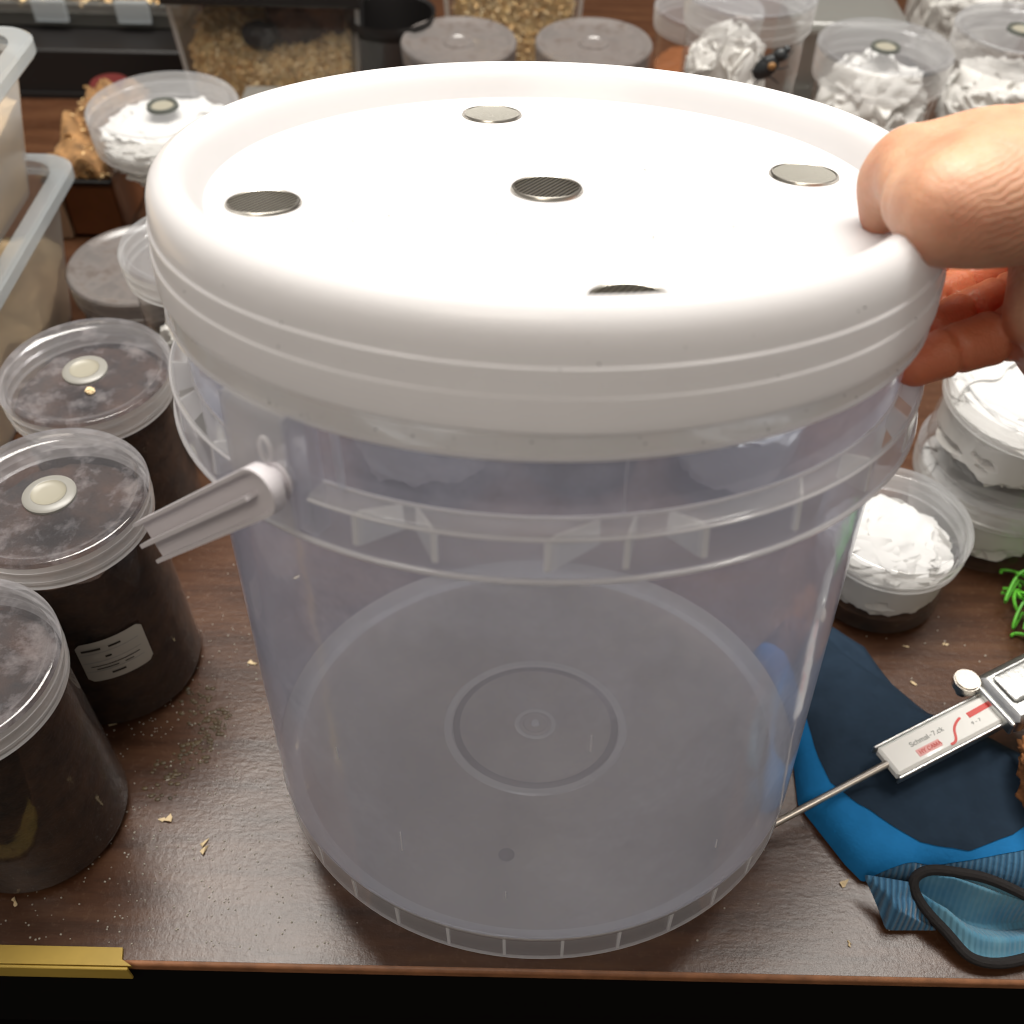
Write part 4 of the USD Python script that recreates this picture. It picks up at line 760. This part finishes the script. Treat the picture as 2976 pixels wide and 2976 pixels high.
# lower lip of the cuff, the open mouth, its lining and the black hem
upper = np.array([G(2250, 1230, 0.022), G(1932, 1105, 0.026), G(1600, 965, 0.027), G(1350, 920, 0.026), G(1130, 920, 0.024), G(1050, 985, 0.021), G(1075, 1120, 0.016), G(1200, 1290, 0.012), G(1350, 1450, 0.009), G(1480, 1590, 0.007), G(1640, 1650, 0.006), G(1932, 1620, 0.006), G(2250, 1560, 0.006)])
hem = spline(upper, 90)
obj('hem', tube(hem, 0.0026, 10), M['hem'], gl)
floor_l = np.array([G(1120, 985, 0.012), G(1200, 1120, 0.006), G(1300, 1260, 0.004), G(1420, 1400, 0.003), G(1520, 1540, 0.003)])
nA, nB = 26, 22; rowsA = spline(upper[:6][::-1], nB); rowsB = spline(upper[5:], nB)
V = []
for i in range(nA + 1):
    s_ = i / nA
    for k in range(nB):
        a, b = rowsA[k], rowsB[k]; p = a * (1 - s_) + b * s_
        sag = math.sin(math.pi * s_) * (0.004 + 0.013 * k / nB); p = p + np.array([0, 0.010 * math.sin(math.pi * s_) * k / nB, -sag + 0.0045 * math.exp(-((s_ - 0.62) / 0.10) ** 2) * (k / nB) + 0.010 * math.exp(-((s_ - 0.26) / 0.12) ** 2) * min(1, k / 6) + 0.009 * math.exp(-((s_ - 0.80) / 0.11) ** 2) * min(1, k / 6) - 0.016 * math.exp(-((s_ - 0.54) / 0.06) ** 2) * (k / nB)]); p[2] = max(p[2], 0.0025)
        V.append(p)
F = []
for i in range(nA):
    for k in range(nB - 1): F += [[i*nB+k, (i+1)*nB+k, (i+1)*nB+k+1], [i*nB+k, (i+1)*nB+k+1, i*nB+k+1]]
obj('lining', tm(V, F), M['lining'], gl, smooth=True)
tri = [G(630, 930, 0.016), G(1050, 1000, 0.021), G(1090, 1140, 0.015), G(1180, 1330, 0.003), G(1250, 1400, 0.0015), G(820, 1400, 0.002), G(740, 1180, 0.004)]
cen = G(860, 1120, 0.018); ridge = G(930, 1230, 0.019)
V = [cen, ridge] + tri; F = [[0, 2, 3], [0, 3, 4], [0, 4, 1], [1, 4, 5], [1, 5, 6], [1, 6, 7], [0, 1, 7], [0, 7, 8], [0, 8, 2]]
lip = relax(tm(V, F).subdivide().subdivide().subdivide(), 2)
obj('cuff_fold', lip, M['knit'], gl, smooth=True)

# steel probe with white printed sleeve and clamp
pr_ = thing('soil_probe', 'steel probe rod with white printed sleeve and clamp lying across the glove', 'probe')
tip, shoulder, far = np.array([0.122, 0.2500, 0.0050]), np.array(at(1672, 1442, 0.036)), np.array(at(1932, 1308, 0.040))
obj('rod', tube([tip, tip + (shoulder - tip) * 0.04, shoulder + (shoulder - tip) * 0.03], [0.0010, 0.0019, 0.0021], 14), M['probe'], pr_)
ax = far - shoulder; LN = np.linalg.norm(ax); ax /= LN; sd = np.cross([0, 0, 1], ax); sd /= np.linalg.norm(sd); nm = np.cross(ax, sd)
def S3(a, b, c): return shoulder + ax * a + sd * b + nm * c
def oriented(lo, hi, bev=0.0008):
    m = box(lo, hi, bev); return tm([S3(*p) for p in m.vertices], m.faces)
hwid = 0.0088
sl = obj('sleeve', oriented((0, -hwid, -0.003), (0.0800, hwid, 0.0032), 0.0015), M['sleeve'], pr_)
obj('sleeve_edge', join(oriented((-0.0004, hwid + 0.0002, -0.0034), (0.081, hwid + 0.0018, 0.0024), 0.0005), oriented((-0.0004, -hwid - 0.0018, -0.0034), (0.081, -hwid - 0.0002, 0.0024), 0.0005)), M['clamp'], sl)
def print_on(mesh, a, b, m, up_=1):
    v = np.array(mesh.vertices); obj('print', tm([S3(a + x, b + y, 0.00325 + z * 0.25) for x, y, z in v], mesh.faces), m, sl, smooth=False)
def flat(poly): return trimesh.creation.extrude_polygon(poly, 0.0006, engine='earcut')
print_on(meshkit.text_mesh('Schmal-7.ck', 0.0026, 0.0008), 0.016, 0.0008, M['greyink'])
print_on(flat(Polygon([(0, 0), (0.0150, 0), (0.0150, 0.0040), (0, 0.0040)])), 0.0165, -0.0056, M['pinkink'])
m_ = meshkit.text_mesh('HY CAMA', 0.0022, 0.0016); print_on(m_, 0.0177, -0.0047, M['redink'])
cv = spline([(0.036, -0.0072, 0), (0.040, -0.0058, 0), (0.0425, -0.0018, 0), (0.046, 0.0012, 0), (0.050, 0.0028, 0)], 24)[:, :2]
from shapely.geometry import LineString
print_on(flat(LineString(cv).buffer(0.0007)), 0, 0, M['redink'])
print_on(flat(Polygon([(0.055, 0.0005), (0.075, 0.0012), (0.075, 0.0042), (0.055, 0.0036)])), 0, 0, M['redink'])
print_on(meshkit.text_mesh('9 - 7', 0.0018, 0.0008), 0.0535, -0.0035, M['greyink'])
cl = obj('clamp', oriented((0.0715, -0.0165, -0.004), (0.120, 0.0175, 0.0095), 0.004), M['clamp'], pr_)
obj('clamp_lip', oriented((0.0690, -0.0150, -0.002), (0.0716, 0.0150, 0.0070), 0.0008), M['clamp'], cl)
obj('clamp_plate', oriented((0.078, -0.006, 0.0094), (0.120, 0.0120, 0.0125), 0.002), M['clamp'], cl)
sc = obj('thumb_screw', join(cyl(S3(0.0665, 0.0172, 0.0035), S3(0.0665, 0.0172, 0.0085), 0.0070, 32), cyl(S3(0.0665, 0.0172, 0.0086), S3(0.0665, 0.0172, 0.0096), 0.0062, 32)), M['probe'], pr_)
obj('screw_shaft', cyl(S3(0.0665, 0.0172, -0.003), S3(0.0665, 0.0172, 0.0034), 0.0035), M['probe'], pr_)

# green net
nt = thing('green_net', 'bright green net bag edge at the right border beside the stacked pots', 'net')
r_ = np.random.default_rng(11)
for k in range(60):
    c0 = np.array([0.325 + r_.uniform(-0.012, 0.02), 0.398 + r_.uniform(-0.040, 0.03), 0.004 + r_.uniform(0, 0.026)])
    pts = [c0 + 0.008 * np.array([math.cos(a + k), math.sin(a * 1.3 + k * 2), 0.8 * math.sin(a + k * 3)]) for a in np.linspace(0, 4.2, 9)]
    pts = [np.array([p[0], p[1], max(p[2], 0.002)]) for p in pts]; obj('cord', tube(spline(pts, 18), 0.0010, 5), M['green'], nt)
# cork bark
bk_ = crumple(0.020, 0.036, 0.020, 101, 5, 0.35); bk_.apply_translation((0.2900, 0.2600, 0.036)); tag(obj('cork_bark', bk_, M['bark']), 'rough orange brown cork bark lying on the glove at the right border', 'bark')
# yellow strip over the table edge
ye = thing('yellow_edge_strip', 'yellow plastic strip clipped on the table edge at front left', 'strip')
p_ = [(-0.40, 0.1905), (-0.1838, 0.1905), (-0.1828, 0.1850), (-0.1775, 0.1820), (-0.40, 0.1815)]
obj('top', trimesh.creation.extrude_polygon(Polygon(p_), 0.0022, engine='earcut'), M['yellow'], ye, smooth=False)
obj('front_lip', box((-0.40, 0.1800, -0.010), (-0.1790, 0.18145, 0.0021), 0.0004), M['yellow'], ye)

# crumbs on the table
crumbs = [((315, 1548), 0.0034, 'pale wood crumb left of a second one near the front edge'), ((390, 1600), 0.0036, 'pale wood crumb nearest the front edge left of the bucket'), ((480, 1252), 0.0030, 'pale crumb between the stickered jar and the bucket'), ((1590, 1665), 0.0026, 'pale crumb beside the glove edge'),
          ((30, 1700), 0.0030, 'pale crumb by the yellow strip'), ((211, 1366), 0.0024, 'white crumb at the foot of the stickered jar'), ((1600, 1780), 0.0020, 'tiny pale crumb below the glove cuff'),
          ((1709, 1221), 0.0018, 'small crumb on the wood behind the probe, left one'), ((1783, 1216), 0.0016, 'small crumb on the wood behind the probe, right one'), ((1724, 1290), 0.0022, 'small crumb nearest the probe'), ((560, 1090), 0.0022, 'pale crumb right of the handle end')]
for k, ((px, py), s_, lb_) in enumerate(crumbs):
    r3 = np.random.default_rng(200 + k); m = join(*[trimesh.convex.convex_hull(r3.normal(size=(7, 3)) * [s_ * 0.5, s_ * 0.28, s_ * 0.13] + [s_ * 0.45 * q, s_ * 0.3 * r3.normal(), 0]) for q in (-1, 1)]); m.apply_transform(trimesh.transformations.rotation_matrix(k * 1.3, [0, 0, 1])); p = at(px, py, 0.0); m.apply_translation((p[0], p[1], s_ * 0.27))
    tag(obj('wood_crumb', m, M['crumb']), lb_, 'crumb', 'crumbs on the table')
gr = []
for k in range(900):
    x, y = r_.uniform(-0.30, 0.29), r_.uniform(0.19, 0.45)
    if r_.random() < 0.6: x, y = r_.uniform(-0.26, -0.08), r_.uniform(0.19, 0.40)
    m = trimesh.creation.icosphere(0, r_.uniform(0.00025, 0.0006)); m.apply_translation((x, y, 0.0002)); gr.append(m)
tag(obj('grit', join(*gr), M['sticker'], smooth=False), 'fine pale grit scattered over the worn table', 'grit', kind='stuff')
sm = []
for cx, cy, s_ in ((-0.178, 0.330, 0.012), (-0.172, 0.300, 0.010), (-0.185, 0.283, 0.012), (-0.165, 0.318, 0.008)):
    for k in range(40):
        a, rr = r_.uniform(0, 6.28), s_ * r_.random() ** 0.7; m = trimesh.creation.icosphere(1, r_.uniform(0.0004, 0.0013)); m.apply_scale((1.4, 1, 0.4)); m.apply_translation((cx + rr * math.cos(a), cy + rr * math.sin(a) * 1.2, 0.0002)); sm.append(m)
tag(obj('soil_smear', join(*sm), M['smear']), 'greenish brown soil crumbs spilled beside the front left jars', 'soil', kind='stuff')
m = crumple(0.0022, 0.0018, 0.0014, 321, 3, 0.5); m.apply_translation((-0.2465, 0.4655, 0.1172)); tag(obj('wood_crumb', m, M['crumb']), 'crumb sticking to the plug vent of the second left jar', 'crumb', 'crumbs on the table')

# ------------------------------------------------------------------ the hand
K = 1.0
def hp(px, py, D): return atd(px, py, D)
caps = []   # (p, q, rp, rq)
def bone(a, b, ra, rb): caps.append((np.array(a), np.array(b), ra, rb))
thumb = [hp(1678, 402, 0.369), hp(1694, 345, 0.361), hp(1728, 312, 0.354), hp(1790, 372, 0.346)]
bone(hp(1674, 408, 0.3690), hp(1690, 350, 0.3625), 0.0086, 0.0100); bone(hp(1690, 350, 0.3625), hp(1724, 312, 0.3560), 0.0100, 0.0108)
bone(hp(1724, 316, 0.3560), hp(1850, 330, 0.3550), 0.0112, 0.0190)
bone(hp(1716, 386, 0.3340), hp(1792, 392, 0.3220), 0.0080, 0.0154); bone(hp(1792, 392, 0.3220), hp(1875, 376, 0.3290), 0.0154, 0.0182)
bone(hp(1720, 338, 0.3430), hp(1810, 344, 0.3360), 0.0100, 0.0150)
bone(hp(1850, 330, 0.3550), hp(2010, 330, 0.3600), 0.0195, 0.0240)
bone(hp(1875, 376, 0.3290), hp(2030, 370, 0.3500), 0.0185, 0.0230)
bone(hp(2030, 360, 0.365), hp(2060, 560, 0.400), 0.0240, 0.0200)
bone(hp(2010, 340, 0.3600), hp(2250, 225, 0.4500), 0.0250, 0.0285)
bone(hp(2030, 340, 0.3700), hp(2010, 420, 0.4350), 0.0200, 0.0150); bone(hp(2010, 420, 0.4350), hp(2030, 540, 0.4150), 0.0150, 0.0140)
fingers = [  # index, middle, ring, little: knuckle, first bend, second bend, tip
    ([hp(1990, 612, 0.390), hp(1883, 634, 0.3870), hp(1792, 662, 0.3850), hp(1726, 690, 0.3840)], [0.0104, 0.0100, 0.0092, 0.0078]),
    ([hp(2000, 525, 0.408), hp(1890, 562, 0.4050), hp(1822, 588, 0.4010), hp(1762, 612, 0.3960)], [0.0094, 0.0088, 0.0082, 0.0070]),
    ([hp(1990, 472, 0.428), hp(1880, 512, 0.4250), hp(1818, 538, 0.4190), hp(1764, 560, 0.4110)], [0.0090, 0.0085, 0.0078, 0.0068]),
    ([hp(2000, 420, 0.448), hp(1870, 468, 0.445), hp(1806, 498, 0.4370), hp(1765, 514, 0.4280)], [0.0088, 0.0080, 0.0072, 0.0062])]
fcaps = []
for pts, rs in fingers:
    for i in range(3): fcaps.append((pts[i], pts[i + 1], rs[i], rs[i + 1]))
bone(hp(1985, 500, 0.3850), hp(1975, 640, 0.3920), 0.0125, 0.0120)
bone(hp(1990, 585, 0.372), hp(2030, 690, 0.385), 0.0145, 0.0150); bone(hp(1995, 480, 0.366), hp(1990, 585, 0.372), 0.0110, 0.0145)
allp = np.array([p for c in caps + fcaps for p in c[:2]]); lo, hi = allp.min(0) - 0.03, allp.max(0) + 0.03
hh = 0.0015
gx = [np.arange(lo[k], hi[k], hh) for k in range(3)]; XX = np.stack(np.meshgrid(*gx, indexing='ij'), -1).astype(np.float32)
def capd(P, c):
    a, b, ra, rb = c; ab = (b - a); t_ = np.clip(((P - a) @ ab) / (ab @ ab), 0, 1); return np.linalg.norm(P - a - t_[..., None] * ab, axis=-1) - (ra + t_ * (rb - ra))
def smin(a, b, k): h_ = np.clip(0.5 + 0.5 * (b - a) / k, 0, 1); return b * (1 - h_) + a * h_ - k * h_ * (1 - h_)
D1 = None
for c in caps: D1 = capd(XX, c) if D1 is None else smin(D1, capd(XX, c), 0.011)
for pts, rs in fingers:
    df = None
    for i in range(3):
        cd = capd(XX, (pts[i], pts[i + 1], rs[i], rs[i + 1])); df = cd if df is None else smin(df, cd, 0.002)
    D1 = smin(D1, df, 0.0004)
# creases: the thumb's bend, the fingers' joints
def crease(Dv, centre, normal, reach, depth, width):
    n_ = normal / np.linalg.norm(normal); s_ = (XX - centre) @ n_; rad = np.linalg.norm(XX - centre - s_[..., None] * n_, axis=-1)
    return Dv + depth * np.exp(-(s_ / width) ** 2) * np.clip(1.3 - rad / reach, 0, 1)
for pts, rs in fingers:
    for i in (1, 2): D1 = crease(D1, pts[i], pts[i + 1] - pts[i - 1], rs[i] * 1.6, 0.0030, 0.0013)
D1 = crease(D1, hp(1706, 372, 0.345), hp(1765, 372, 0.338) - hp(1690, 360, 0.350), 0.016, 0.0016, 0.0012)
for k in range(7):   # wrinkles of the thumb root
    ce = hp(1800 + 22 * k, 430 - 2 * k, 0.322); D1 = crease(D1, ce, hp(100 + 60, 0, 0.34) - hp(100, -46 - 4 * k, 0.34), 0.016, 0.00045, 0.0007)
hand = surface_nets(D1.astype(float), lo, hh)
hand = relax(hand, 2)
if hand.volume < 0: hand.invert()
P_ = thing('person', 'bare right hand gripping the lid rim with thumb hooked over it', 'person')
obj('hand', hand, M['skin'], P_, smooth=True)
hr = []
vn = hand.vertex_normals; vv = np.array(hand.vertices)
cand = np.nonzero((vn[:, 2] > 0.45) & (vv[:, 0] > 0.165) & (vv[:, 2] > 0.335))[0]; r2 = np.random.default_rng(3)
for i in r2.choice(cand, min(70, len(cand)), replace=False):
    n_ = vn[i]; tdir = np.array([-0.8, 0.2, 0.0]) + 0.5 * r2.normal(size=3); tdir -= n_ * (tdir @ n_); tdir /= np.linalg.norm(tdir); l_ = r2.uniform(0.003, 0.007)
    hr.append([vv[i] - n_ * 0.0005, vv[i] + tdir * l_ * 0.5 + n_ * l_ * 0.45, vv[i] + tdir * l_ + n_ * l_ * 0.5])
hc = UsdGeom.BasisCurves.Define(stage, str(P_.GetPath()) + '/arm_hair')
hc.CreateTypeAttr('linear'); hc.CreateCurveVertexCountsAttr([3] * len(hr))
hc.CreatePointsAttr(Vt.Vec3fArray.FromNumpy(np.array(hr, np.float32).reshape(-1, 3))); hc.CreateWidthsAttr(Vt.FloatArray([0.00014, 0.0001, 0.00004] * len(hr))); hc.SetWidthsInterpolation('vertex')
UsdShade.MaterialBindingAPI.Apply(hc.GetPrim()).Bind(M['hair']); tag(hc, kind='stuff')
